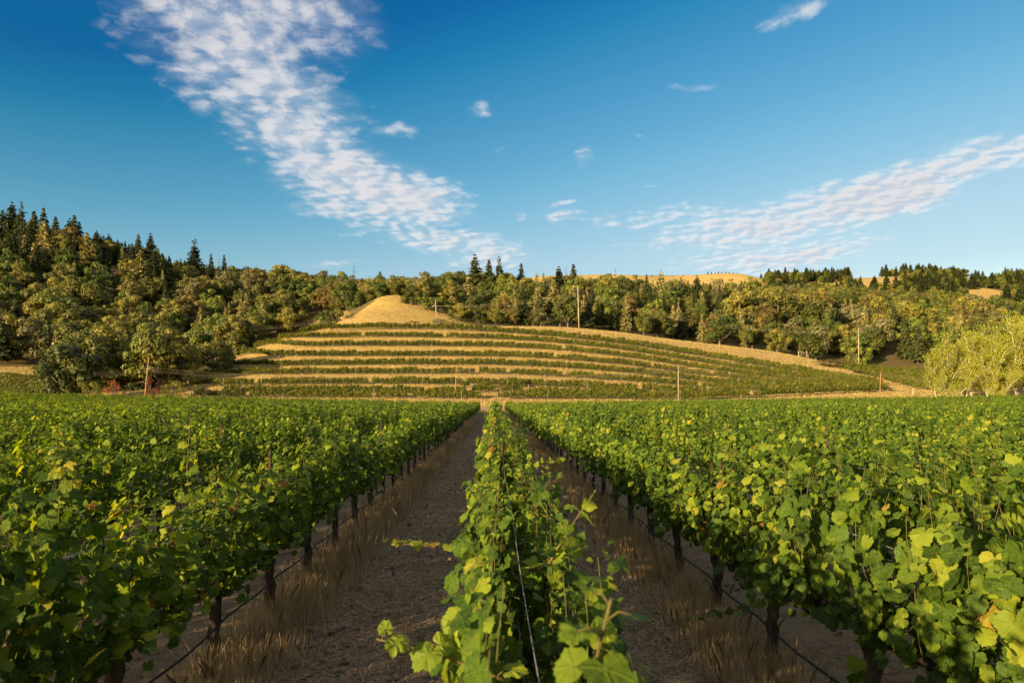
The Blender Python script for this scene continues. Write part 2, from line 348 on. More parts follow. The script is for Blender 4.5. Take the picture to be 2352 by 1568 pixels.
# ground material: soil between the rows, straw, golden dry grass on the hills, pale dirt track
M_ground, t, o = mat('ground')
pos = t.new('ShaderNodeNewGeometry').outputs['Position']
g = t.attr('cover')['Vector']; gold, track, wood = t.sep(g)[0:3]
n1 = t.noise(pos, 0.9, 6, 0.65); n2 = t.noise(pos, 9.0, 6, 0.7); n3 = t.noise(pos, 60.0, 3, 0.7)
soil = t.mix(t.mr(n2, 0.35, 0.65), (0.075, 0.050, 0.028), (0.170, 0.120, 0.070))
soil = t.mix(t.mr(n1, 0.45, 0.62, 0.0, 0.65), soil, (0.200, 0.150, 0.092))
soil = t.mix(t.mr(n3, 0.52, 0.68, 0.0, 0.8), soil, (0.330, 0.250, 0.155))
m1 = t.noise(pos, 0.07, 5, 0.6); m2 = t.noise(t.vm('MULTIPLY', pos, (1, 1, 2.5)), 0.6, 6, 0.7); m3 = t.noise(pos, 3.5, 5, 0.7)
grass = t.mix(t.mr(m2, 0.35, 0.65), (0.340, 0.235, 0.064), (0.490, 0.355, 0.105))
grass = t.mix(t.mr(m1, 0.42, 0.62, 0.0, 0.5), grass, (0.40, 0.25, 0.10))
grass = t.mix(t.mr(m3, 0.50, 0.66, 0.0, 0.5), grass, (0.28, 0.18, 0.06))
dirt = t.mix(t.mr(m3, 0.3, 0.7), (0.25, 0.18, 0.12), (0.36, 0.27, 0.19))
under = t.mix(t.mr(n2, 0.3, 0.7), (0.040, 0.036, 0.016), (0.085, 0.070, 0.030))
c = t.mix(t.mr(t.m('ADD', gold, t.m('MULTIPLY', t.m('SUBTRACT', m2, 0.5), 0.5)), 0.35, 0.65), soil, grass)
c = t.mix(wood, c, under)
c = t.mix(t.mr(t.m('ADD', track, t.m('MULTIPLY', t.m('SUBTRACT', m3, 0.5), 0.6)), 0.35, 0.65), c, dirt)
p = t.new('ShaderNodeBsdfPrincipled'); t.put(p.inputs['Base Color'], c); p.inputs['Roughness'].default_value = 0.95; p.inputs['Specular IOR Level'].default_value = 0.1
b = t.new('ShaderNodeBump'); b.inputs['Strength'].default_value = 0.9; b.inputs['Distance'].default_value = 0.05
t.put(b.inputs['Height'], t.m('ADD', n2, t.m('MULTIPLY', n3, 0.35)))
b2 = t.new('ShaderNodeBump'); b2.inputs['Strength'].default_value = 0.8; t.put(b2.inputs['Distance'], t.m('MULTIPLY', gold, 0.5))
t.put(b2.inputs['Height'], t.m('ADD', m2, m3)); t.put(b2.inputs['Normal'], b.outputs[0])
t.put(p.inputs['Normal'], b2.outputs[0]); t.l.new(p.outputs[0], o.inputs[0])

# ------------------------------------------------------------------ ground sheet
def gridline(*segs):
    out = []
    for a, b_, st in segs: out += list(np.arange(a, b_, st))
    return np.array(out + [segs[-1][1]])
gx = gridline((-4000, -1500, 500), (-1500, -500, 25), (-500, -160, 7), (-160, 160, 2.0), (160, 500, 7), (500, 1500, 25), (1500, 4000, 500))
gy = gridline((-3000, -700, 500), (-700, -60, 80), (-60, -4, 8), (-4, 30, 0.5), (30, 120, 2.0), (120, 300, 2.0), (300, 520, 6), (520, 1000, 10), (1000, 1600, 60), (1600, 6000, 800))
GX, GY = np.meshgrid(gx, gy)
GZ = T(np.clip(GX, -1500, 1500), np.clip(GY, -700, 1600))
fade = sm(np.maximum(np.abs(GX) - 1500, np.maximum(GY - 1600, -700 - GY)), 0, 1200); GZ = GZ * (1 - fade) + 20 * fade
def nz(x, y, s, seed=0):
    r_ = np.random.default_rng(seed); out = 0
    for k in range(5):
        a = r_.uniform(0, 2 * np.pi); out = out + np.sin((x * np.cos(a) + y * np.sin(a)) / s * r_.uniform(.7, 1.5) + r_.uniform(0, 6))
    return out / 5
GZ = GZ + 0.6 * nz(GX, GY, 9.0, 3) * sm(GY, 230, 300) + 0.05 * nz(GX, GY, 1.1, 5) * (GY < 120)
PXg = CX + F * GX / np.maximum(GY, 1); PYg = HY - F * (GZ - EYE) / np.maximum(GY, 1)
gold = sm(GY, 112, 120)
track = np.exp(-((GY - (124 + 16 * sm(PXg, 1500, 2050))) / 3.2) ** 2) * sm(PXg, 900, 1200) * (1 - 0.5 * sm(PXg, 2100, 2200)) * (np.abs(GX) < 120)
def in_px(px, py, x0, x1, y0, y1): return (px > x0) & (px < x1) & (py > y0) & (py < y1)
def bare(px, py, Y):
    """places of open dry grass, as seen from the camera"""
    px, py, Y = np.broadcast_arrays(px, py, Y)
    kn = (Y > 222) & (Y < 276) & (px > 776) & (px < 1075)
    kn &= py > np.interp(px, [776, 800, 880, 925, 955, 1020, 1035, 1075], [742, 735, 675, 676, 694, 708, 730, 744])
    path = (Y > 236) & (Y < 285) & (px > 706) & (px < 796) & (py > 692)
    hill = (Y > 108) & (Y < 205) & (px > 400) & (px < 2420)
    crest = (Y >= 200) & (px > 620) & (px < 1960) & (Y < 246) & (py > np.interp(px, [620, 1290, 1330, 1500, 1860, 1960], [745, 748, 748, 766, 818, 838]))
    fieldl = (Y > 108) & (Y < 190) & (px < 92) & (py > 842)
    far = (Y > 560) & (Y < 735) & (px > 1195) & (px < 1765)
    far |= (Y > 560) & (in_px(px, py, 1790, 1940, 655, 672) | in_px(px, py, 1950, 2075, 640, 660) | in_px(px, py, 2215, 2300, 624, 650))
    pat = (Y > 290) & (in_px(px, py, 2212, 2310, 670, 700) | in_px(px, py, 2092, 2135, 738, 768))
    return kn | path | hill | crest | fieldl | far | pat
BR = bare(PXg, PYg, GY)
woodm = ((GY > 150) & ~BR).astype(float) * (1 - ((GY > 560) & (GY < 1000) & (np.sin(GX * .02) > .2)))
ny, nx = GX.shape
idx = np.arange(ny * nx).reshape(ny, nx)
quads = np.stack([idx[:-1, :-1], idx[:-1, 1:], idx[1:, 1:], idx[1:, :-1]], -1).reshape(-1, 4)
gm = np_mesh('ground', np.stack([GX, GY, GZ], -1).reshape(-1, 3), quads.ravel(), np.full(len(quads), 4), M_ground,
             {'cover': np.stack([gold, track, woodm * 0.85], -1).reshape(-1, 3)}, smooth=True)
tag(mesh_obj('ground', gm), kind='structure')

# ------------------------------------------------------------------ leaves
def leaf_shape(angs, rads, ring):
    a = np.radians(np.concatenate([angs, -np.array(angs[1:][::-1])])); r = np.concatenate([rads, np.array(rads[1:][::-1])])
    o = np.stack([np.sin(a) * r, np.cos(a) * r], 1); n = len(o)
    if ring:
        v = np.concatenate([[[0, 0]], o * 0.55, o])
        f = [[0, 1 + i, 1 + (i + 1) % n] for i in range(n)]
        for i in range(n):
            j = (i + 1) % n; f.append([1 + i, 1 + n + i, 1 + n + j, 1 + j])
    else:
        v = np.concatenate([[[0, 0]], o]); f = [[0, 1 + i, 1 + (i + 1) % n] for i in range(n)]
    z = -0.22 * (v ** 2).sum(1) + 0.22 * np.abs(v[:, 0])
    if ring: z = z + 0.05 * np.sin(v[:, 0] * 11) * np.cos(v[:, 1] * 9)
    return np.concatenate([v, z[:, None]], 1), f
LEAF = [
    leaf_shape([0, 7, 13, 21, 29, 37, 45, 54, 62, 71, 80, 90, 101, 112, 123, 136, 150, 166, 178], [1.0, .88, .95, .84, .78, .86, .84, .96, .86, .89, .79, .76, .84, .78, .80, .70, .66, .50, .14], True),
    leaf_shape([0, 14, 30, 44, 57, 72, 89, 113, 135, 160, 178], [1.0, .92, .78, .90, .95, .88, .76, .84, .74, .56, .14], False),
    leaf_shape([0, 40, 75, 125], [1.0, .80, .88, .75], False),
]
def leaf_cloud(pos, nrm, tip, size, tint, lod, name, material):
    """one mesh of many leaves: blade normal nrm, tip direction tip"""
    L, Fc = LEAF[lod]; n = len(pos)
    nrm = unit(nrm); tip = unit(tip - nrm * (tip * nrm).sum(-1, keepdims=True)); sd = np.cross(tip, nrm)
    cup = rng.uniform(-0.8, 2.6, n)[:, None, None]; fold = rng.normal(0, 0.45, n)[:, None, None]
    l = L[None] * np.array([1, 1, 0]) + L[None] * np.array([0, 0, 1]) * cup
    l = l * np.stack([rng.uniform(.72, 1.12, n), rng.uniform(.85, 1.1, n), np.ones(n)], 1)[:, None, :]
    l[..., 2:3] += fold * L[None, :, 0:1] * L[None, :, 1:2]
    v = pos[:, None] + size[:, None, None] * (l[..., 0:1] * sd[:, None] + l[..., 1:2] * tip[:, None] + l[..., 2:3] * nrm[:, None])
    k = len(L); fl = np.array([i for q in Fc for i in q]); fc = [len(q) for q in Fc]
    faces = (fl[None] + (np.arange(n) * k)[:, None]).ravel()
    at = np.concatenate([np.broadcast_to(L[None, :, :2], (n, k, 2)), np.broadcast_to(tint[:, None, None], (n, k, 1))], -1).reshape(-1, 3)
    return np_mesh(name, v.reshape(-1, 3), faces, np.tile(fc, n), material, {'leaf': at}, smooth=(lod == 0))

VSP = 1.52   # spacing of vines along the row
def vine_parts(seed, lod, material=None, half=0.80, top=1.92, lsc=1.0, dens=1.0):
    """foliage, trunk, canes of one trellised vine; local Y runs along the row"""
    global rng
    keep = rng; rng = np.random.default_rng(seed)
    material = material or M_vine
    pos, nrm, tip, siz = [], [], [], []
    canes = MB()
    nsh = int((36, 30, 24)[lod] * dens); lstep = (0.062, 0.072, 0.110)[lod]; base = (0.060, 0.063, 0.092)[lod] * lsc
    for s in range(nsh):
        y0 = rng.uniform(-half, half); sg = rng.choice([-1, 1]); x0 = rng.normal(0, 0.05)
        hang = rng.random() < 0.24
        ln = rng.uniform(0.45, 0.8) if hang else rng.uniform(0.78, 1.14) + (rng.uniform(.12, .36) if rng.random() < 0.2 else 0)
        if hang: z0 = 1.0 + rng.uniform(0, .65)
        else: z0 = 0.80
        nn = max(4, int(ln / lstep)); tt = np.linspace(0, 1, nn)
        drift = rng.normal(0, 0.16)
        if hang:
            px_ = x0 + sg * (0.06 + 0.26 * tt ** 0.8); pz = z0 + 0.10 * tt - 0.42 * tt ** 2 * ln / 0.6
        else:
            px_ = x0 + sg * (0.05 + 0.15 * np.sin(tt * 2.2)) + rng.normal(0, 0.03); pz = z0 + ln * tt * (top - 0.8) / 1.12 * (1 - 0.04 * tt)
        py_ = y0 + drift * tt + 0.04 * np.sin(tt * 7 + s)
        P_ = np.stack([px_, py_, pz], 1)
        if lod == 0: canes.tube(P_[::2], np.linspace(0.0038, 0.0018, len(P_[::2])), 4)
        for i in range(nn):
            side = 1 if (i % 2 == 0) else -1
            for rep in range(2 if rng.random() < 0.55 else 1):
                out = np.array([sg * abs(rng.normal(0.75, 0.5)) if rng.random() < .75 else -sg * rng.uniform(0, 1), side * rng.uniform(0.1, 0.9), rng.normal(0.15, 0.4)])
                out /= np.linalg.norm(out) + 1e-6
                pet = rng.uniform(0.04, 0.12)
                pp = P_[i] + out * pet
                osd = np.sign(pp[0]) if abs(pp[0]) > 0.03 else sg
                nv = np.array([osd * 0.65, 0, 0.38 + 0.7 * (pp[2] > top - 0.35)]) + S * 0.55 + rng.normal(0, 0.50, 3)
                tv = np.array([osd * 0.45, 0, -0.9]) + rng.normal(0, 0.45, 3)
                young = 1.0 - 0.5 * (tt[i] > 0.9) * (not hang)
                pos.append(pp); nrm.append(nv); tip.append(tv); siz.append(base * rng.uniform(0.65, 1.35) * young)
    pos = np.array(pos); n = len(pos); pos[:, 2] = np.where(pos[:, 2] < .76, .76 + (pos[:, 2] - .76) * .35, pos[:, 2])
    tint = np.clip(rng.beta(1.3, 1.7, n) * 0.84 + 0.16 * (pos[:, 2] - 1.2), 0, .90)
    tint = np.where(rng.random(n) < 0.011, rng.uniform(0.95, 1.0, n), tint)
    fm = leaf_cloud(pos, np.array(nrm), np.array(tip), np.array(siz), tint, lod, 'foliage', material)
    tr = MB(); seg = (9, 7, 5)[lod]; nz_ = (14, 8, 4)[lod]
    zz = np.linspace(-0.04, 0.80, nz_); wob = 0.014
    cx_ = wob * np.sin(zz * 5 + seed) + 0.007 * rng.normal(size=nz_); cy_ = wob * np.cos(zz * 4 + seed * 2) + 0.007 * rng.normal(size=nz_)
    rd = 0.058 - 0.012 * np.sin(zz * 3.4) + 0.012 * (zz > 0.72) + 0.014 * (zz < 0.04)
    tr.tube(np.stack([cx_, cy_, zz], 1), rd, seg, 0.22)
    for sgn in (-1, 1):   # cordon arms
        u_ = np.linspace(0, 1, (10, 6, 4)[lod])
        tr.tube(np.stack([cx_[-1] * (1 - u_) + 0.012 * np.sin(u_ * 9), sgn * u_ * 0.74, 0.76 + 0.06 * np.sin(u_ * 2.5) + 0.01 * rng.normal(size=len(u_))], 1), np.linspace(0.036, 0.016, len(u_)), seg - 1, 0.25)
        if lod == 0:
            for q in np.linspace(0.15, 0.95, 5):
                tr.tube([[0, sgn * q * 0.74, 0.80], [rng.normal(0, .02), sgn * q * 0.74 + rng.normal(0, .02), 0.87]], [0.016, 0.010], 5, 0.2)
    tm = tr.mesh('trunk', M_bark)
    cm = canes.mesh('canes', M_cane) if lod == 0 else None
    rng = keep
    return fm, tm, cm

V0 = [vine_parts(100 + i, 0) for i in range(8)]
VM = [vine_parts(150 + i, 0, dens=1.9, lsc=.88) for i in range(5)]
V1 = [vine_parts(200 + i, 1) for i in range(6)]
V2 = [vine_parts(300 + i, 2) for i in range(5)]

# geometry-node scatter: ONE stuff object whose points carry variant, yaw and scale
def scatter(name, pts, var, yaw, scl, sources, label, cat, tilt=None):
    me = bpy.data.meshes.new(name); n = len(pts)
    me.vertices.add(n); me.vertices.foreach_set('co', np.asarray(pts, np.float32).ravel())
    a = me.attributes.new('var', 'INT', 'POINT'); a.data.foreach_set('value', np.asarray(var, np.int32))
    rot = np.zeros((n, 3), np.float32); rot[:, 2] = yaw
    if tilt is not None: rot[:, :2] = tilt
    a = me.attributes.new('rot', 'FLOAT_VECTOR', 'POINT'); a.data.foreach_set('vector', rot.ravel())
    scl = np.asarray(scl, np.float32)
    if scl.ndim == 1: scl = np.repeat(scl[:, None], 3, 1)
    a = me.attributes.new('scl', 'FLOAT_VECTOR', 'POINT'); a.data.foreach_set('vector', scl.ravel())
    o = mesh_obj(name, me); tag(o, label, cat, kind='stuff')
    ng = bpy.data.node_groups.new(name, 'GeometryNodeTree')
    ng.interface.new_socket('Geometry', in_out='INPUT', socket_type='NodeSocketGeometry')
    ng.interface.new_socket('Geometry', in_out='OUTPUT', socket_type='NodeSocketGeometry')
    N, L = ng.nodes, ng.links
    gi, go = N.new('NodeGroupInput'), N.new('NodeGroupOutput')
    def named(nm, typ):
        q = N.new('GeometryNodeInputNamedAttribute'); q.data_type = typ; q.inputs['Name'].default_value = nm; return q.outputs['Attribute']
    gti = N.new('GeometryNodeGeometryToInstance')
    for src in reversed(sources):
        oi = N.new('GeometryNodeObjectInfo'); oi.inputs['Object'].default_value = src; oi.transform_space = 'ORIGINAL'
        g2 = N.new('GeometryNodeGeometryToInstance'); L.new(oi.outputs['Geometry'], g2.inputs[0]); src_out = g2.outputs[0]
        jn = N.get('JOIN') or N.new('GeometryNodeJoinGeometry'); jn.name = 'JOIN'; L.new(src_out, jn.inputs[0])
    N.remove(gti)
    io = N.new('GeometryNodeInstanceOnPoints'); L.new(gi.outputs[0], io.inputs['Points']); L.new(jn.outputs[0], io.inputs['Instance'])
    io.inputs['Pick Instance'].default_value = True; L.new(named('var', 'INT'), io.inputs['Instance Index'])
    e2r = N.new('FunctionNodeEulerToRotation'); L.new(named('rot', 'FLOAT_VECTOR'), e2r.inputs[0]); L.new(e2r.outputs[0], io.inputs['Rotation'])
    L.new(named('scl', 'FLOAT_VECTOR'), io.inputs['Scale']); L.new(io.outputs[0], go.inputs[0])
    md = o.modifiers.new('scatter', 'NODES'); md.node_group = ng
    return o

# ------------------------------------------------------------------ field rows
SK = -44.0 / F       # rows run slightly left of straight ahead
ROT = math.atan(-SK)
PITCH = 2.42
def row_x(k, y): return (0.14 if k == 0 else k * PITCH) + SK * y
def row_end(k, y=None): return 117.0 + 2.0 * math.sin(k * 1.3)
cand = []
for k in range(-42, 42):
    ph = (0.30 if k == 0 else 0.0) + (k % 3) * 0.2 if k not in (-1, 1) else (0.0 if k == -1 else 0.35)
    yy = 1.05 + ph if k == 0 else -4.0 + ph + 0.05
    if k == -1: yy = 5.9 - VSP * 7
    if k == 1: yy = 4.35 - VSP * 6
    while yy < row_end(k):
        x = row_x(k, yy)
        if abs(x) < 0.76 * max(yy, 0) + 7.0: cand.append((k, x, yy))
        yy += VSP
cand = np.array(cand)
ck, cxx, cyy = cand[:, 0].astype(int), cand[:, 1], cand[:, 2]
# what shows of each vine: clear side wall next to the path, otherwise only the top above the row in front
inview = (np.abs(cxx) < 0.75 * cyy + 0.5) & (cyy > 0.9)
h_vis = np.where(np.abs(ck) <= 1, 1.2, np.minimum(1.2, 0.15 + 0.5 * PITCH / np.maximum(np.abs(cxx), 1)))
score = np.where(inview, h_vis * VSP * (0.35 + np.abs(cxx) / np.maximum(cyy, 1)) / np.maximum(cyy, 1) ** 2, 0)
order = np.argsort(-score); single = np.zeros(len(cand), bool); single[order[:300]] = True; single &= inview
ORD = ['first', 'second', 'third', 'fourth', 'fifth', 'sixth', 'seventh', 'eighth', 'ninth', 'tenth', 'eleventh', 'twelfth', 'thirteenth', 'fourteenth', 'fifteenth', 'sixteenth', 'seventeenth', 'eighteenth', 'nineteenth', 'twentieth']
TENS = ['', '', 'twenty', 'thirty', 'forty', 'fifty', 'sixty', 'seventy']
def ordinal(n):
    if n <= 20: return ORD[n - 1]
    t_, u_ = divmod(n, 10)
    return (TENS[t_][:-1] + 'ieth') if u_ == 0 else TENS[t_] + '-' + ORD[u_ - 1]
def row_name(k):
    if k == 0: return 'the middle row'
    s_ = 'left' if k < 0 else 'right'
    return ('the row just %s of the middle row' % s_) if abs(k) == 1 else 'the %s row %s of the middle row' % (ordinal(abs(k)), s_)
gz_all = T(cxx, cyy)
counter = {}
vine_src = []
look = {-1: 'deep green', 0: 'bright green', 1: 'yellow-green'}
for i in np.argsort(cyy):
    if not single[i]: continue
    k, x, y = ck[i], cxx[i], cyy[i]
    n_ = counter[k] = counter.get(k, 0) + 1
    dist = math.hypot(x, y)
    vs = (VM if dist < 13 else V1) if k == 0 and dist < 26 else V0 if dist < 9.5 else (V1 if dist < 26 else V2)
    fm, tm, cm = vs[random.randrange(len(vs))]
    e = empty('grapevine', (x, y, gz_all[i]), ROT)
    s_ = random.uniform(0.89, 1.09); e.scale = (0.82 if k == 0 else 0.92, 1.03, min(s_, .92) if k == 0 and y < 3.2 else s_)
    tag(e, '%s grapevine, %s from the front in %s' % (look[int(np.sign(k))], ordinal(n_), row_name(k)), 'grapevine', 'grapevines of the flat field')
    mesh_obj('foliage', fm, e)
    tr_ = mesh_obj('trunk', tm, e)
    if dist < 14: tr_.scale = (1.15, 1, 1)
    if cm: mesh_obj('canes', cm, e)
# sources for the rest of the field: foliage with trunk under it, taken from standing vines
def src_from(meshes, n=5):
    out = []
    for o_ in list(COL.objects):
        if o_.type == 'MESH' and o_.name.startswith('foliage') and o_.data in meshes and o_.data not in [q.data for q in out]: out.append(o_)
    return out[:n]
S1 = src_from([v[0] for v in V1]); S2 = src_from([v[0] for v in V2])
assert S1 and S2
rest = ~single
near = rest & (np.hypot(cxx, cyy) < 22)
srcs = S1 + S2
var = np.where(near, rng.integers(0, len(S1), len(cand)), len(S1) + rng.integers(0, len(S2), len(cand)))[rest]
scl = rng.uniform(0.88, 1.09, (len(cand), 3)); scl[:, 0] *= .95; scl[:, 1] = 1.05
scatter('grapevines', np.stack([cxx, cyy, gz_all], 1)[rest], var, np.full(rest.sum(), ROT), scl[rest], srcs,
        'green vine rows filling the far part of the flat field', 'grapevines')

# ------------------------------------------------------------------ hill rows
ROWS = [ # px -> picture y of the row's foot
    ([690, 780, 1000, 1170, 1417, 1700, 1900, 2030], [764, 758, 757, 766, 790, 834, 868, 888]),
    ([640, 819, 1170, 1417, 1700, 1900, 2034], [783, 774, 780, 803, 848, 877, 893]),
    ([585, 819, 1170, 1417, 1700, 1900, 2040], [801, 796, 798, 819, 861, 884, 898]),
    ([540, 819, 1170, 1417, 1700, 1900, 2000], [822, 820, 820, 838, 874, 892, 901]),
    ([480, 819, 1170, 1417, 1700, 1880], [846, 840, 840, 856, 886, 900]),
    ([432, 600, 819, 1170, 1417, 1700, 1830], [868, 862, 861, 861, 876, 897, 906]),
    ([430, 819, 1170, 1417, 1700], [889, 884, 886, 897, 911]),
    ([520, 819, 1060], [903, 904, 908]), ([1215, 1417, 1590], [908, 911, 915]),
    ([1610, 1746, 1900, 2038], [916, 914, 906, 899]),
    ([1064, 1212], [893, 892]), ([1072, 1205], [903, 902]),
    ([450, 819, 1098], [914, 916, 918]), ([1150, 1417, 1640], [918, 919, 919]),
]
hp, hyaw, hpost, hrow = [], [], [], []
for ri, (xs, ys) in enumerate(ROWS):
    pxs = np.linspace(xs[0], xs[-1], 160); pys = np.interp(pxs, xs, ys)
    pys = np.convolve(np.pad(pys, 8, mode='reflect', reflect_type='odd'), np.ones(17) / 17, 'valid')
    Ys = np.array([solve_Y(a, b_, 124, 214) for a, b_ in zip(pxs, pys)])
    Ys = np.convolve(np.pad(Ys, 8, mode='reflect', reflect_type='odd'), np.ones(17) / 17, 'valid')
    Xs = (pxs - CX) / F * Ys
    sl = np.concatenate([[0], np.cumsum(np.hypot(np.diff(Xs), np.diff(Ys)))])
    st = np.arange(0.5, sl[-1], 1.45)
    vx, vy = np.interp(st, sl, Xs), np.interp(st, sl, Ys)
    yw = np.arctan2(np.gradient(vy), np.gradient(vx)) - np.pi / 2
    kp = rng.random(len(st)) > (0.015 if ri < 6 else 0.35 if ri in (10, 11) else 0.06)
    hp.append(np.stack([vx, vy], 1)[kp]); hyaw.append(yw[kp]); hrow.append(np.full(kp.sum(), ri))
    for q in np.arange(0.4, sl[-1], 8.7):
        q += rng.uniform(-.5, .5); hpost.append((float(np.interp(q, sl, Xs)), float(np.interp(q, sl, Ys)), ri))
# the second slope on the right, below the grove
for j in range(10):
    a = np.array([P_ for P_ in [(1925 + 20 * j, 846 + 5.5 * j), (2300, 872 + 3.6 * j)]])
    pxs = np.linspace(a[0, 0], a[1, 0], 30); pys = np.interp(pxs, a[:, 0], a[:, 1])
    Ys = np.array([solve_Y(u, v, 166, 236) for u, v in zip(pxs, pys)]); Xs = (pxs - CX) / F * Ys
    sl = np.concatenate([[0], np.cumsum(np.hypot(np.diff(Xs), np.diff(Ys)))]); st = np.arange(0.5, sl[-1], 1.6)
    vx, vy = np.interp(st, sl, Xs), np.interp(st, sl, Ys)
    hp.append(np.stack([vx, vy], 1)); hyaw.append(np.full(len(st), math.atan2(Ys[-1] - Ys[0], Xs[-1] - Xs[0]) - np.pi / 2)); hrow.append(np.full(len(st), 20))
# a block of green vines beyond the field on the far left
for j in range(7):
    vx = np.arange(-150, -100, 1.5); vy = np.full(len(vx), 141 + 3.4 * j)
    hp.append(np.stack([vx, vy], 1)); hyaw.append(np.full(len(vx), np.pi / 2)); hrow.append(np.full(len(vx), 30))
hp = np.concatenate(hp); hyaw = np.concatenate(hyaw); hrow = np.concatenate(hrow); hz = T(hp[:, 0], hp[:, 1])
VH = [vine_parts(400 + i, 2, M_vine_hill, top=1.95, dens=2.0, lsc=1.3) for i in range(4)]
# the hillside vines: the first of each build stands as its own thing, the rest repeat it
SH = []
hv_lab = ['rust-flecked vine at the left end of the top hillside row', 'yellowing vine at the left end of the second hillside row', 'golden vine at the left end of the third hillside row', 'pale yellow vine at the left end of the fourth hillside row']
first = [int(np.argmax(hrow == r_)) for r_ in range(4)]
for j, i in enumerate(first):
    e = empty('hillside_vine', (hp[i, 0], hp[i, 1], hz[i]), hyaw[i]); tag(e, hv_lab[j], 'grapevine', 'vines of the terraced hill')
    SH.append(mesh_obj('foliage', VH[j][0], e)); mesh_obj('trunk', VH[j][1], e)
kp = np.ones(len(hp), bool); kp[first] = False
hs_ = rng.uniform(0.85, 1.12, (len(hp), 3)); hs_[:, 1] = 1.0; hs_ *= (1.1, 1.0, 0.98); hs_[:, 1] = 1.15; hs_[hrow == 0] *= 1.15; hs_[hrow == 20] *= 1.1; hs_[hrow == 30] *= (1.2, 1, .8)
scatter('hillside_vines', np.stack([hp[:, 0], hp[:, 1], hz - 0.05], 1)[kp], (rng.integers(0, 4, len(hp)))[kp], hyaw[kp], hs_[kp], SH,
        'rows of yellowing vines on the terraced hill and its right flank', 'grapevines')
# wooden stakes along the hill rows
pm = MB(); pm.tube([[0, 0, -0.2], [0.01, 0, 1.0], [0, 0.01, 2.05]], [0.045, 0.042, 0.038], 6, 0.05); stake_me = pm.mesh('vineyard_stake', M_stake)
pc = {}
ROWN = ['topmost', 'second highest', 'third highest', 'fourth highest', 'fifth highest', 'sixth highest', 'seventh highest', 'second lowest left-hand', 'second lowest right-hand', 'far right bottom', 'short sparse upper middle', 'short sparse lower middle', 'lowest left-hand', 'lowest right-hand']
for x, y, ri in hpost:
    n_ = pc[ri] = pc.get(ri, 0) + 1
    o_ = mesh_obj('vineyard_stake', stake_me); o_.location = (x, y - 0.25, T1(x, y)); o_.rotation_euler = (rng.normal(0, .03), rng.normal(0, .04), rng.uniform(0, 6)); o_.scale = (1, 1, rng.uniform(.85, 1.15))
    tag(o_, 'grey wooden stake, %s from the left in the %s hillside row' % (ordinal(n_), ROWN[ri]), 'stake', 'wooden stakes of the hillside rows')

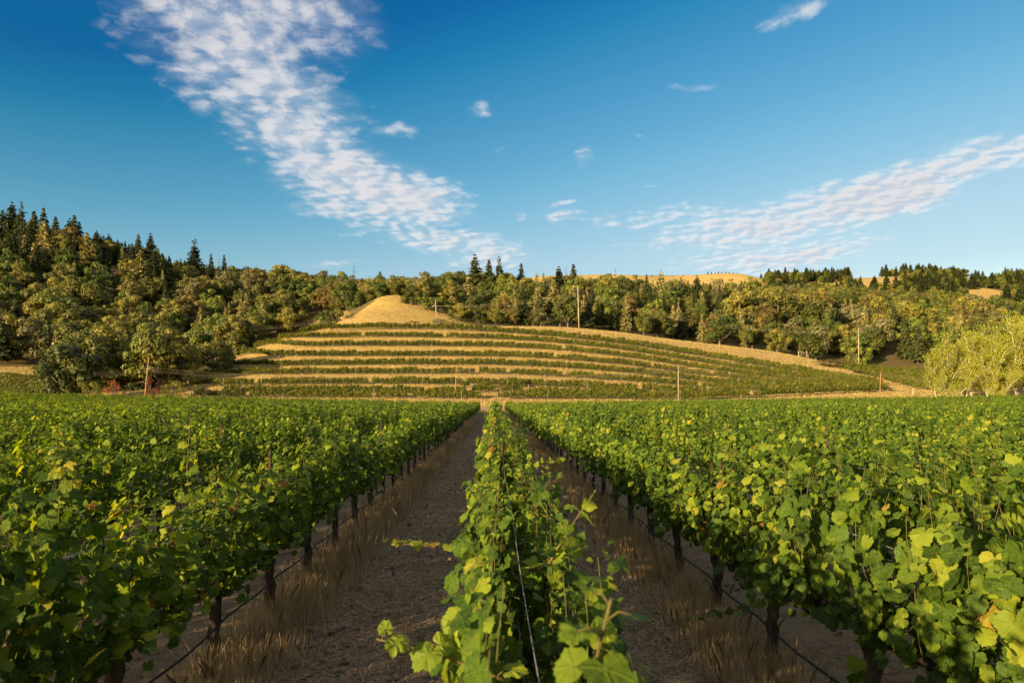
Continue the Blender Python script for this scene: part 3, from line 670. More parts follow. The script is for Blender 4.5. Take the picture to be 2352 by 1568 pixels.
# ------------------------------------------------------------------ trees
def cards(pos, nrm, size, tint, name, material, aspect=1.0, up=None):
    n = len(pos); nrm = unit(nrm)
    r_ = rng.normal(size=(n, 3)) if up is None else up
    a = unit(np.cross(nrm, r_)); b_ = np.cross(nrm, a)
    q = np.array([[-1, -.55], [0.1, -1], [1, .35], [-.2, 1.0]])
    q = q[None] * rng.uniform(.7, 1.3, (n, 4, 1))
    v = pos[:, None] + size[:, None, None] * (q[..., 0:1] * a[:, None] * aspect + q[..., 1:2] * b_[:, None]) + (size * rng.uniform(-.3, .3, n))[:, None, None] * nrm[:, None] * np.array([1, -1, 1, -1])[None, :, None]
    at = np.zeros((n * 4, 3)); at[:, 2] = np.repeat(tint, 4)
    return np_mesh(name, v.reshape(-1, 3), np.arange(n * 4), np.full(n, 4), material, {'leaf': at})
def oak(seed, material, wide=1.0, nl=46, per=170, leaf=0.135, name='crown', low=0.06, sparse=1.0, dome=False):
    """broadleaf crown of unit height 8, made of leaf clumps on branch ends"""
    global rng
    keep = rng; rng = np.random.default_rng(seed)
    H_ = 8.0
    cen, rad = [], []
    nd = int(rng.integers(2, 6)); dm = []
    for q in range(nd):
        a_ = q * 6.283 / nd + rng.uniform(-.5, .5); o_ = rng.uniform(.3, 1.9) * wide
        dm.append((np.array([math.cos(a_) * o_, math.sin(a_) * o_, H_ * rng.uniform(.34, .62)]), rng.uniform(1.7, 2.7), rng.uniform(1.8, 2.9)))
    dm.append((np.array([0, 0, H_ * .60]), 2.0 * wide, 3.0))
    if dome: dm = [(np.array([0, 0, H_ * .45]), 3.0, 3.1)]
    for i in range(nl):
        dc, dw, dh = dm[rng.integers(len(dm))]
        for _ in range(30):
            p_ = rng.normal(size=3); p_ /= np.linalg.norm(p_); rr = rng.uniform(0.5, 1.0) ** 0.5
            c_ = dc + p_ * rr * np.array([dw, dw, dh])
            if H_ * low + 0.5 < c_[2] < H_ - .5: break
        cen.append(c_); rad.append(rng.uniform(0.5, 1.35))
    cen = np.array(cen); rad = np.array(rad); pos, nrm, tn = [], [], []
    for c_, r_ in zip(cen, rad):
        n = int(per * (r_ / 1.1) ** 2 * sparse); dvec = unit(rng.normal(size=(n, 3))); dvec[:, 2] = np.abs(dvec[:, 2]) * np.where(rng.random(n) < .72, 1, -1)
        rr = r_ * (1 - 0.35 * rng.random(n) ** 2) * np.array(1 + 0.22 * np.sin(dvec[:, 0] * 5 + seed) * np.cos(dvec[:, 1] * 6))
        pos.append(c_ + dvec * rr[:, None] * np.array([1, 1, .72])); nrm.append(dvec * 1.0 + rng.normal(0, .30, (n, 3)) + np.array([0, 0, .25]))
        tn.append(np.clip(rng.normal(0, .07, n) + rng.uniform(.22, .72), 0, 1))
    pos = np.concatenate(pos); nrm = np.concatenate(nrm); tn = np.concatenate(tn)
    sz = leaf * rng.uniform(.6, 1.5, len(pos))
    cm = cards(pos, nrm, sz, tn, name, material)
    tr = MB(); zb = H_ * max(low, .1) + .7
    tr.tube([[0, 0, -0.6], [.1, 0, zb * .5], [-.05, .1, zb], [0, 0, H_ * .55]], [.34, .26, .22, .12], 7, .1)
    for c_ in cen[::3]: 
        a = np.array([0, 0, zb * rng.uniform(.6, 1.0)]); m_ = (a + c_) / 2 + np.array([0, 0, -.25])
        tr.tube([a, m_, c_], [.14, .09, .03], 5)
    tm = tr.mesh('trunk', M_tbark)
    rng = keep
    return cm, tm
def conifer(seed, material, wid=3.5, gap=0.0, n_lev=26, dead_top=0.0, leaf=0.23, per=17, bare_low=0.1):
    """conifer of height 16: whorls of drooping branches"""
    global rng
    keep = rng; rng = np.random.default_rng(seed); H_ = 16.0
    pos, nrm, tn = [], [], []; tr = MB()
    tr.tube([[0, 0, -.6], [.05, 0, H_ * .4], [0, .05, H_ * .8], [0, 0, H_]], [.30, .20, .09, .02], 6, .06)
    for L_ in range(n_lev):
        f = bare_low + (1 - bare_low) * (L_ + rng.uniform(-.3, .3)) / n_lev; z = H_ * f
        env = wid * (1 - f) ** 0.85 * (0.55 + 0.45 * min(1, (f - bare_low + .05) * 6)) + 0.12
        if f > 1 - dead_top and dead_top: env *= 1.5
        nb = max(4, int(8 * (1 - f) + 5)); a0 = rng.uniform(0, 6.28)
        for b_ in range(nb):
            if rng.random() < gap: continue
            an = a0 + b_ * 6.283 / nb + rng.normal(0, .25); ln = env * rng.uniform(.55, 1.18)
            dr = rng.uniform(.12, .42)
            if material is M_liccon or rng.random() < .35 or (dead_top and f > 1 - dead_top):
                tr.tube([[0, 0, z], [math.cos(an) * ln * .55, math.sin(an) * ln * .55, z - dr * ln * .35], [math.cos(an) * ln, math.sin(an) * ln, z - dr * ln]], [.05, .035, .015], 4)
            if dead_top and f > 1 - dead_top: 
                if rng.random() < .7: continue
            k = max(3, int(per * ln / 1.6)); tt = rng.uniform(.12, 1, k) ** .8
            x_ = tt * ln; w_ = rng.normal(0, .20, k) * (1.25 - tt) * ln * .55
            q = np.stack([np.cos(an) * x_ - np.sin(an) * w_, np.sin(an) * x_ + np.cos(an) * w_, z - dr * x_ ** 1.3 / max(ln, .3) ** .3 - np.abs(rng.normal(0, .10, k)) + .12 * (tt > .85)], 1)
            pos.append(q); nrm.append(np.stack([np.cos(an) * .5 + rng.normal(0, .5, k), np.sin(an) * .5 + rng.normal(0, .5, k), .8 + rng.normal(0, .4, k)], 1)); tn.append(np.clip(rng.uniform(.2, .7) + rng.normal(0, .12, k), 0, 1))
    pos = np.concatenate(pos); n = len(pos)
    cm = cards(pos, np.concatenate(nrm), leaf * rng.uniform(.6, 1.4, n), np.concatenate(tn), 'crown', material, aspect=1.3)
    tm = tr.mesh('trunk', M_pale if material is M_liccon else M_tbark)
    rng = keep
    return cm, tm
def snag(seed):
    global rng
    keep = rng; rng = np.random.default_rng(seed); H_ = 16.; tr = MB(); b_ = MB()
    tr.tube([[0, 0, -.6], [.1, 0, 6], [0, .1, 12], [.1, 0, H_]], [.28, .2, .1, .02], 6, .06)
    for L_ in range(46):
        z = rng.uniform(5, 15.6); an = rng.uniform(0, 6.28); ln = rng.uniform(.4, 1.) * 2.6 * (1.05 - z / H_) + .3; up = rng.uniform(-.3, .5)
        e = np.array([math.cos(an) * ln, math.sin(an) * ln, z + up * ln]); b_.tube([[0, 0, z], e * np.array([.5, .5, 1]) + [0, 0, -up * ln * .6], e], [.055, .04, .012], 4)
        for k in range(3): f_ = rng.uniform(.4, .95); a = e * np.array([f_, f_, 1]); b_.tube([a, a + rng.normal(0, .35, 3)], [.025, .008], 3)
    rng = keep
    return b_.mesh('branches', M_tbark), tr.mesh('trunk', M_tbark)
OAK = [oak(1, M_oak), oak(2, M_oak, 1.15), oak(3, M_green, .9, 40), oak(4, M_green, 1.0, 50, low=.0), oak(5, M_rustoak, 1.05), oak(6, M_grey, .95, 34, sparse=.6), oak(7, M_oak, 1.25, 56, low=0.0)]
CON = [conifer(11, M_con), conifer(12, M_con, 2.9), conifer(13, M_con, 4.2, .10), conifer(14, M_con, 3.4, .05, dead_top=.22), conifer(15, M_liccon, 4.0, .26, per=12), conifer(16, M_liccon, 3.4, .20, per=12)]
SNAG = snag(21)
UP = {}

# elevation of the terrain skyline as seen from the camera, for hiding tests
hc = np.arange(-100, 2460, 8.0); hYs = np.arange(118, 900, 3.0)
_X = (hc[:, None] - CX) / F * hYs[None]; TERR = HY - F * (T(_X, np.broadcast_to(hYs, _X.shape)) - EYE) / hYs[None]
RUNMIN = np.minimum.accumulate(TERR, axis=1)   # smallest picture y (highest ground) nearer than Y

trees = []   # dicts: kind, variant, x, y, z, scale (w,h), special label
def add_tree(kind, var, px, Y, h, label=None, wid=1.0, top=None):
    x = (px - CX) / F * Y; z = T1(x, Y)
    if top is not None: h = max(2.0, EYE + (HY - top) / F * Y - z)
    base_h = 16.0 if kind == 'con' or kind == 'snag' else 8.0
    s_ = h / base_h
    trees.append(dict(kind=kind, var=var, x=x, y=Y, z=z, px=px, sx=s_ * wid, sz=s_, h=h, r=(2.6 if base_h == 16 else 4.4) * s_ * wid, label=label))
def best_Y(px, top, hw, y0, y1):
    Y = np.linspace(y0, y1, 60); x = (px - CX) / F * Y; z = T(x, Y); h = EYE + (HY - top) / F * Y - z
    return float(Y[np.argmin(np.abs(h - hw))])
SPEC = [ # kind, variant, px, top, target height, Ymin, Ymax, width, label
    ('con', 0, 6, 480, 16, 290, 380, 1., 'dark conifer at the far left edge of the skyline'),
    ('con', 2, 28, 462, 18, 290, 380, .9, 'tall dark conifer near the left edge, reaching highest into the sky'),
    ('con', 3, 49, 461, 18, 290, 380, .7, 'thin-topped dark conifer beside the highest tree at the left edge'),
    ('con', 1, 79, 482, 17, 290, 380, 1., 'dark conifer between the two tallest spires at far left'),
    ('con', 1, 100, 474, 19, 290, 380, .9, 'slim dark conifer with a sharp spire on the left skyline'),
    ('con', 0, 128, 495, 16, 290, 380, .9, 'dark conifer right of the sharp spire on the left skyline'),
    ('con', 2, 160, 500, 15, 290, 380, 1., 'broad dark conifer on the falling left skyline'),
    ('con', 0, 171, 491, 16, 290, 380, .8, 'pointed dark conifer second from the right end of the tall left cluster'),
    ('con', 1, 182, 507, 15, 290, 380, 1., 'dark conifer closing the tall left cluster'),
    ('con', 4, 102, 505, 17, 230, 300, 1.0, 'golden lichen-hung conifer glowing below the left skyline'),
    ('con', 4, 200, 530, 20, 225, 300, 1.0, 'tall lit lichen-hung conifer standing in the dark slope'),
    ('con', 2, 222, 528, 16, 280, 350, 1.1, 'broad olive conifer behind the tall lichen-hung one'),
    ('con', 2, 250, 536, 15, 280, 350, 1., 'olive conifer on the left skyline, in the middle of the descent'),
    ('con', 0, 318, 536, 15, 280, 360, .9, 'dark conifer, left one of a pair on the left skyline'),
    ('con', 2, 346, 534, 15, 280, 360, .85, 'dark conifer with layered branches, right one of a pair on the skyline'),
    ('con', 4, 323, 572, 18, 215, 300, 1.25, 'sunlit open-branched conifer with a pointed top on the left slope'),
    ('con', 3, 447, 546, 17, 250, 350, 1.0, 'ragged conifer with a dead broken top, alone above the skyline'),
    ('con', 1, 485, 581, 14, 280, 350, .8, 'small dark conifer right of the ragged dead-topped one'),
    ('snag', 0, 503, 590, 14, 240, 330, .7, 'bare grey snag between two small dark conifers'),
    ('con', 1, 515, 583, 14, 280, 350, .8, 'small dark conifer right of the bare snag'),
    ('con', 5, 498, 622, 14, 215, 300, 1.2, 'pale sunlit conifer standing below the bare snag'),
    ('con', 5, 564, 638, 11, 220, 300, .9, 'small pointed sunlit conifer on the middle of the left slope'),
    ('con', 5, 654, 634, 11, 230, 310, 1.1, 'olive lit conifer left of the dirt clearing'),
    ('con', 4, 39, 596, 16, 220, 290, 1.0, 'lit conifer near the left edge, below the dark woods'),
    ('con', 1, 86, 618, 12, 220, 290, 1.0, 'dark small conifer right of the lit one near the left edge'),
    ('con', 1, 122, 630, 10, 215, 280, .9, 'little green conifer among oaks at the left'),
    ('oak', 5, 180, 640, 11, 210, 270, .9, 'pale lichen-grey oak below the tall lichen-hung conifer'),
    ('oak', 5, 240, 672, 9, 205, 270, .8, 'rounded grey-brown bare oak on the left slope'),
    ('oak', 4, 280, 612, 12, 235, 300, 1., 'bronze oak beside the sunlit open-branched conifer'),
    ('oak', 1, 408, 592, 11, 290, 360, .7, 'dark flat-topped oak on the skyline left of the ragged conifer'),
    ('oak', 1, 592, 608, 10, 300, 370, .8, 'dark round oak on the skyline above the middle of the left slope'),
    ('oak', 0, 645, 598, 12, 300, 370, 1.1, 'tall dark oak mass on the skyline right of the round oak'),
    ('oak', 4, 690, 620, 10, 300, 360, 1.1, 'bronze oak on the skyline above the dirt clearing'),
    ('oak', 4, 740, 618, 10, 300, 360, 1.1, 'second bronze oak on the skyline above the dirt clearing'),
    ('snag', 0, 813, 608, 11, 300, 360, 1., 'small bare snag on the skyline above the golden knoll'),
    ('oak', 3, 785, 622, 9, 300, 360, 1., 'green oak left of the small bare snag on the skyline'),
    ('con', 0, 873, 622, 9, 300, 370, 1., 'small conifer on the skyline above the golden knoll'),
    ('oak', 1, 903, 624, 9, 300, 370, .95, 'dark round oak on the skyline above the top of the golden knoll'),
    ('oak', 5, 970, 617, 11, 290, 370, .8, 'thin greyish oak showing sky through its crown, on the skyline'),
    ('oak', 1, 1018, 622, 11, 280, 350, 1., 'dense dark oak on the skyline left of the tallest middle conifer'),
    ('con', 2, 1091, 582, 20, 270, 350, .95, 'tallest conifer in the middle of the skyline'),
    ('con', 0, 1123, 594, 18, 270, 350, .95, 'conifer just right of the tallest middle conifer'),
    ('con', 3, 1147, 587, 18, 280, 350, .9, 'sparse-topped conifer, third of the middle group'),
    ('con', 0, 1197, 603, 15, 290, 360, .9, 'conifer right of the middle group, at the start of the far grass ridge'),
    ('con', 5, 1075, 630, 13, 255, 320, 1.1, 'lit olive conifer leaning below the tallest middle conifer'),
    ('con', 2, 1283, 610, 17, 265, 340, 1.1, 'tall conifer left of the utility pole on the middle skyline'),
    ('snag', 0, 1300, 610, 15, 265, 340, .8, 'bare-branched tree between two conifers above the pole'),
    ('con', 0, 1317, 604, 17, 265, 340, .9, 'slender conifer directly above the tall utility pole'),
    ('con', 4, 1270, 640, 14, 250, 310, 1.2, 'lit lichen-hung conifer left of the tall utility pole'),
    ('con', 5, 1318, 650, 14, 245, 300, 1.3, 'pale lichened conifer right behind the tall utility pole'),
    ('snag', 0, 1413, 615, 14, 260, 340, 1.1, 'brown bare tree against the far golden ridge'),
    ('con', 0, 1485, 632, 14, 260, 340, .9, 'small conifer left of the pointed one before the golden ridge'),
    ('con', 5, 1519, 619, 16, 260, 340, 1., 'pointed olive conifer rising across the far golden ridge'),
    ('con', 3, 1564, 634, 15, 260, 340, .9, 'ragged conifer before the right part of the golden ridge'),
    ('con', 2, 1601, 631, 15, 260, 340, 1., 'broad olive conifer before the right end of the golden ridge'),
    ('con', 0, 1631, 648, 13, 270, 340, .9, 'dark conifer right of the broad olive conifer'),
    ('con', 5, 1695, 645, 13, 270, 340, 1., 'open pale conifer at the right end of the golden ridge'),
    ('oak', 5, 1945, 690, 12, 235, 300, 1., 'grey leafless oak right behind the pole on the right'),
    ('oak', 5, 1975, 700, 12, 235, 300, 1., 'second grey leafless oak beside the pole on the right'),
    ('oak', 4, 2115, 768, 9, 215, 260, .75, 'bronze-topped round oak left of the yellow-green grove'),
    ('oak', 6, 2250, 722, 12, 240, 300, 1., 'dark oak above the yellow-green grove'),
    ('oak', 3, 745, 712, 7, 250, 262, 1.1, 'dark bush on the left side of the dirt clearing by the knoll'),
    ('oak', 6, 772, 706, 8, 250, 262, .9, 'dark round oak between the dirt clearing and the golden knoll'),
    ('oak', 3, 797, 722, 5, 246, 256, .9, 'low dark bush touching the left foot of the golden knoll'),
    ('oak', 0, 925, 640, 9, 278, 290, 1.1, 'green oak directly behind the top of the golden knoll, right side'),
    ('oak', 6, 850, 652, 10, 280, 300, 1.1, 'green oak behind the left shoulder of the golden knoll'),
    ('oak', 6, 945, 652, 8, 262, 276, 1.1, 'round green oak at the upper right edge of the golden knoll'),
    ('oak', 3, 975, 668, 7, 262, 272, 1.1, 'low green oak spreading over the right shoulder of the golden knoll'),
    ('oak', 0, 1002, 676, 7, 258, 270, 1.1, 'green oak directly behind the top of the white pole by the knoll'),
    ('oak', 3, 1030, 688, 6, 256, 270, 1.2, 'bushy green oak right of the white pole, at the foot of the knoll'),
    ('oak', 6, 1062, 694, 7, 254, 268, 1.2, 'broad dark oak right of the knoll foot'),
    ('oak', 3, 1100, 700, 7, 246, 262, 1.2, 'low dense oak behind the top hillside row, right of the knoll'),
    ('oak', 0, 1140, 702, 8, 246, 262, 1.1, 'dense green oak behind the top hillside row, centre of the photo'),
    ('oak', 4, 1180, 706, 8, 246, 262, 1.1, 'bronze oak behind the top hillside row, centre of the photo'),
    ('oak', 6, 1225, 712, 7, 244, 260, 1.2, 'low oak left of the tall middle pole'),
    ('oak', 0, 1700, 652, 15, 262, 300, 1.0, 'large domed olive oak right of the tall middle pole'),
    ('oak', 6, 1790, 656, 15, 262, 300, 1.0, 'large rounded oak highest above the wooden gate frame'),
    ('oak', 4, 1760, 690, 13, 250, 280, 1.0, 'large bronze oak above the wooden gate frame'),
    ('oak', 0, 1880, 676, 14, 250, 290, 1.0, 'large olive oak left of the right-hand pole'),
]
for kd, va, px, top, hw, y0, y1, wd, lb in SPEC:
    if lb is None: continue
    add_tree(kd, va, px, best_Y(px, top, hw, y0, y1), hw, lb, wd * (1.35 if kd == 'con' else 1), top)
nspec = len(trees)
# the woods: jittered positions over the slopes, denser near
def woods(y0, y1, step, px0=-70, px1=2420):
    Y = y0
    while Y < y1:
        w_ = step; n = int((px1 - px0) / F * Y / w_)
        for i in range(n):
            px = px0 + (px1 - px0) * (i + rng.uniform(0, 1)) / n; yy = Y + rng.uniform(-.6, .6) * w_
            x = (px - CX) / F * yy; z = T1(x, yy); py = proj(x, yy, z)[1]
            if bool(bare(np.array(px), np.array(py), np.array(yy))): continue
            if bool(bare(np.array(px), np.array(py + 4), np.array(yy - 3.5))): continue
            yield px, yy, x, z
        Y += w_ * .8
CAPX = [0, 120, 190, 240, 300, 350, 400, 480, 600, 760, 950, 1060, 1200, 1230, 1400, 1600, 1760, 1850, 2000, 2150, 2352]
CAPY = [488, 500, 520, 540, 552, 562, 595, 605, 618, 632, 634, 622, 632, 640, 646, 654, 654, 652, 660, 670, 688]
def capped(px, Y, z, h):
    lim = np.interp(px, CAPX, CAPY) + (rng.uniform(-20, 14) if 1230 < px < 1740 else rng.uniform(-4, 10))
    return min(h, EYE + (HY - lim) / F * Y - z)
for px, Y, x, z in woods(152, 420, 9.8):
    if Y < 160 and not (110 < px < 560): continue
    if Y < 238 and px > 1930: continue
    if 620 < px < 1960 and Y < 232: continue
    left_high = (px < 520) and Y > 268 + 0.08 * px
    r_ = rng.random()
    if (left_high and r_ < .85) or (1230 < px < 1720 and Y > 255 and r_ < .55) or r_ < (.20 if px < 700 else .12):
        v = rng.choice([0, 1, 2, 3, 4, 5], p=[.31, .26, .27, .11, .03, .02] if left_high else [.14, .12, .18, .1, .26, .20])
        h = capped(px, Y, z, rng.uniform(11, 18) if left_high else rng.uniform(11, 16))
        if left_high and rng.random() < .5: h *= rng.uniform(.8, 1.1)
        if h > 5: add_tree('con', int(v), px, Y, h, None, rng.uniform(.9, 1.2))
    else:
        v = rng.choice(7, p=[.22, .17, .16, .17, .08, .07, .13])
        h = rng.uniform(9.5, 15.0) * (1.12 if px < 500 else 1.0) * (1.1 if Y > 300 else .92)
        if 700 < px < 1250 and Y < 275: h *= .55
        h2 = capped(px, Y, z, h)
        if h2 > 3.5: add_tree('oak', int(v), px, Y, h2, None, rng.uniform(.85, 1.15) * min(1.5, (h / h2) ** .5))
for px, Y, x, z in woods(560, 900, 12.5, 1190):
    if px < 1765: continue
    if rng.random() < .55: add_tree('con', int(rng.choice([0, 1, 2])), px, Y, rng.uniform(10, 17), None, 1.6)
    else: add_tree('oak', int(rng.choice([0, 1, 3])), px, Y, rng.uniform(8, 12), None, 1.2)
# dark tree tufts sitting on the far grass ridge
for px, top in [(1626, 622), (1634, 623), (1643, 624), (1650, 622), (1658, 623), (1667, 622), (1675, 623), (1684, 624), (1693, 625), (1748, 626), (1757, 628), (1765, 629), (1498, 630), (1485, 628), (1570, 632)]:
    add_tree('con', int(rng.choice([0, 1])), px, 715, 9, None, 1.6, top)

# visibility: paint trees far to near on a coarse grid (near wins), count the pixels left
SCL = 4.0; VW, VH_ = int(2352 / SCL), int(1568 / SCL)
idb = -np.ones((VH_, VW), int)
for i in sorted(range(len(trees)), key=lambda q: -trees[q]['y']):
    t_ = trees[i]; Y = t_['y']; base = HY - F * (t_['z'] - EYE) / Y; topy = base - F * t_['h'] / Y
    ci = int(np.clip((t_['px'] + 100) / 8, 0, len(hc) - 1)); yi = int((Y - 118) / 3) - 1
    lim = RUNMIN[ci, max(yi, 0)] + 1
    base = min(base, lim, 905)
    if base <= topy: continue
    wpx = F * t_['r'] / Y * (.8 if t_['kind'] == 'oak' else .6)
    y0, y1 = int(max(topy / SCL, 0)), int(min(base / SCL, VH_ - 1)); 
    for yy in range(y0, y1 + 1):
        f = (yy * SCL - topy) / max(F * t_['h'] / Y, 1); w2 = wpx * (min(1, f * 1.0 + .08) if t_['kind'] == 'con' else math.sqrt(max(0.05, 1 - (2 * min(f, .5) - 1) ** 2)))
        x0, x1 = int((t_['px'] - w2) / SCL), int((t_['px'] + w2) / SCL)
        idb[yy, max(x0, 0):max(min(x1 + 1, VW), 0)] = i
vis = np.bincount(idb[idb >= 0], minlength=len(trees)) if len(trees) else []
MESH = {'oak': OAK, 'con': CON, 'snag': [SNAG]}
NAME = {'oak': 'oak_tree', 'con': 'conifer_tree', 'snag': 'dead_tree'}
tone = {('oak', 0): 'olive-green oak', ('oak', 1): 'wide dark green oak', ('oak', 2): 'narrow olive oak', ('oak', 3): 'low bushy green oak', ('oak', 4): 'bronze-brown oak', ('oak', 5): 'grey lichened oak', ('oak', 6): 'broad low-spreading oak',
        ('con', 0): 'dark conical conifer', ('con', 1): 'slim dark conifer', ('con', 2): 'broad dark conifer', ('con', 3): 'ragged thin-topped conifer', ('con', 4): 'golden lichen-hung conifer', ('con', 5): 'pale slender lichened conifer'}
def where(px, Y):
    if Y > 500: return 'on the far ridge ' + ('behind the golden grass' if px < 1765 else 'at the right')
    hgt = 'high' if Y > 320 else ('midway' if Y > 255 else 'low')
    if px < 110: w_ = 'at the left edge of the photo'
    elif px < 280: w_ = 'behind the big round bush'
    elif px < 430: w_ = 'above the leaning pole'
    elif px < 620: w_ = 'left of the hill rows'
    elif px < 800: w_ = 'left of the golden knoll'
    elif px < 1050: w_ = 'around the golden knoll'
    elif px < 1240: w_ = 'between knoll and tall pole'
    elif px < 1420: w_ = 'around the tall utility pole'
    elif px < 1620: w_ = 'above the dry grass shoulder'
    elif px < 1840: w_ = 'left of the wooden gate frame'
    elif px < 2060: w_ = 'around the right-hand pole'
    else: w_ = 'above the yellow grove'
    return hgt + ' on the slope ' + w_
def plant(t_, kind, v, label, group, name=None):
    cm, tm = MESH[kind][v]
    e = empty(name or NAME[kind], (t_['x'], t_['y'], t_['z'] - .1), random.uniform(0, 6.28)); e.scale = (t_['sx'], t_['sx'], t_['sz'])
    tag(e, label, 'dead tree' if kind == 'snag' else ('conifer' if kind == 'con' else 'oak tree'), group)
    c_ = mesh_obj(cm.name.split('.')[0], cm, e); mesh_obj('trunk', tm, e)
    return c_
src = {}
picked = set()
for kind, cap, grp in (('oak', 298, 'oaks of the wooded slopes'), ('con', 240, 'conifers of the wooded slopes')):
    ids = [i for i in range(len(trees)) if trees[i]['kind'] == kind and vis[i] > 0 or (i < nspec and trees[i]['kind'] == kind)]
    ids.sort(key=lambda i: (-(i < nspec), -vis[i]))
    for i in ids[:cap]:
        t_ = trees[i]; picked.add(i)
        lb = t_['label'] or '%s %s' % (tone[(kind, t_['var'])], where(t_['px'], t_['y']))
        c_ = plant(t_, kind, t_['var'], lb, grp); src.setdefault((kind, t_['var']), c_)
for i, t_ in enumerate(trees):
    if t_['kind'] == 'snag': plant(t_, 'snag', 0, t_['label'], 'bare trees on the slopes'); picked.add(i)
for kind, nm, lb in (('oak', 'far_oaks', 'oak canopy filling in between the nearer trees of the slopes'), ('con', 'far_conifers', 'small dark conifers massed on the far ridge and between the oaks')):
    ids = [i for i in range(len(trees)) if trees[i]['kind'] == kind and i not in picked]
    keys = sorted(k for k in src if k[0] == kind); kidx = {k: n for n, k in enumerate(keys)}
    ids = [i for i in ids if (kind, trees[i]['var']) in kidx]
    if not ids: continue
    A = np.array([[trees[i]['x'], trees[i]['y'], trees[i]['z'] - .1] for i in ids]); Sx = np.array([[trees[i]['sx'], trees[i]['sx'], trees[i]['sz']] for i in ids])
    scatter(nm, A, [kidx[(kind, trees[i]['var'])] for i in ids], rng.uniform(0, 6.28, len(ids)), Sx, [src[k] for k in keys], lb, 'trees')
print('TREES', len(trees), 'picked', len(picked), 'oaks', sum(t_['kind'] == 'oak' for t_ in trees))

# ------------------------------------------------------------------ bushes by the field edge, grove on the right
def bush(name, label, cat, px, Y, top, wpx, seed, material, leaf=.12, nl=40, per=150, group=None, sparse=1.0, base=None):
    cm, tm = oak(seed, material, 1.0, nl, per, leaf, 'crown', 0.0, sparse, True)
    x = (px - CX) / F * Y; z = T1(x, Y); h = EYE + (HY - top) / F * Y - z
    e = empty(name, (x, Y, z), seed * 1.3); s_ = h / 8.1; w_ = wpx / F * Y / 8.6; e.scale = (w_, w_, s_)
    tag(e, label, cat, group); mesh_obj('crown', cm, e); mesh_obj('trunk', tm, e); return e
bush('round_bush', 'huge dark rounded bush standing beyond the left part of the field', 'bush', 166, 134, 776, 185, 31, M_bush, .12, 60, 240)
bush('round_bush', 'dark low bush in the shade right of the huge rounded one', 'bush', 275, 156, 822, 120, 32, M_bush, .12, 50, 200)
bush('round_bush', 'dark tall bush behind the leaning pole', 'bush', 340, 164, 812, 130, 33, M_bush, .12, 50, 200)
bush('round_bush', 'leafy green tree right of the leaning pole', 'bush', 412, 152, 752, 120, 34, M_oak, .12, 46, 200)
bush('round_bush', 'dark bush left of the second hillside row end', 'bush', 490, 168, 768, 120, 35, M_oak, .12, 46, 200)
bush('yellow_shrub', 'yellowish shrub at the foot of the huge rounded bush', 'shrub', 204, 126, 862, 62, 36, M_yel, .09, 24, 130)
bush('yellow_shrub', 'yellow-green rounded shrub right of the leaning pole', 'shrub', 394, 127, 862, 80, 37, M_yel, .08, 36, 170)
bush('red_shrub', 'reddish shrub between the yellowish shrub and the pole', 'shrub', 258, 126, 858, 46, 38, M_red, .08, 24, 150, 'red shrubs')
bush('red_shrub', 'reddish shrub right behind the leaning pole', 'shrub', 352, 126, 858, 50, 39, M_red, .08, 24, 150, 'red shrubs')
for j, (px, top, w_) in enumerate([(440, 880, 50), (470, 884, 46), (300, 870, 50), (545, 886, 34)]):
    bush('green_shrub', ['dark shrub right of the yellow-green rounded one', 'second dark shrub, nearer the hillside rows', 'dark shrub left of the leaning pole foot', 'small dark shrub before the left end of the lowest rows'][j], 'shrub', px, 133, top, w_, 45 + j, M_bush, .09, 22, 130)
bush('green_shrub', 'small dark green shrub left of the lowest hillside row', 'shrub', 510, 131, 872, 40, 40, M_bush, .09, 20, 110)
bush('round_bush', 'low bronze bush at the right end of the dry grass shoulder', 'bush', 1905, 214, 822, 80, 41, M_rustoak, .11, 30, 140)
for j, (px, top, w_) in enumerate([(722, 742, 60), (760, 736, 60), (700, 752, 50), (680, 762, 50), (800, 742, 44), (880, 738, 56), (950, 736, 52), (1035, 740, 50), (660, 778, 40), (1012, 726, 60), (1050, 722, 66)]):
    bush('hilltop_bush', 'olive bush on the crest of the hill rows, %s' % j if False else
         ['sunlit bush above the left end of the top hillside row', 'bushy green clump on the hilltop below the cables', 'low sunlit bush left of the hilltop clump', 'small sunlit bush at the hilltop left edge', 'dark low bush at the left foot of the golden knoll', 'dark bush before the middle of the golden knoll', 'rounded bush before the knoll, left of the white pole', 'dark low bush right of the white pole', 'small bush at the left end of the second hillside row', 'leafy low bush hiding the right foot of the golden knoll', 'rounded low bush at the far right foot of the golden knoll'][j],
         'bush', px, 222 if j not in (3, 8) else 208, top, w_, 50 + j, M_bush if j in (1, 4, 5, 6, 7, 9, 10) else M_yel, .11, 18, 90, 'bushes on the crest of the hill')

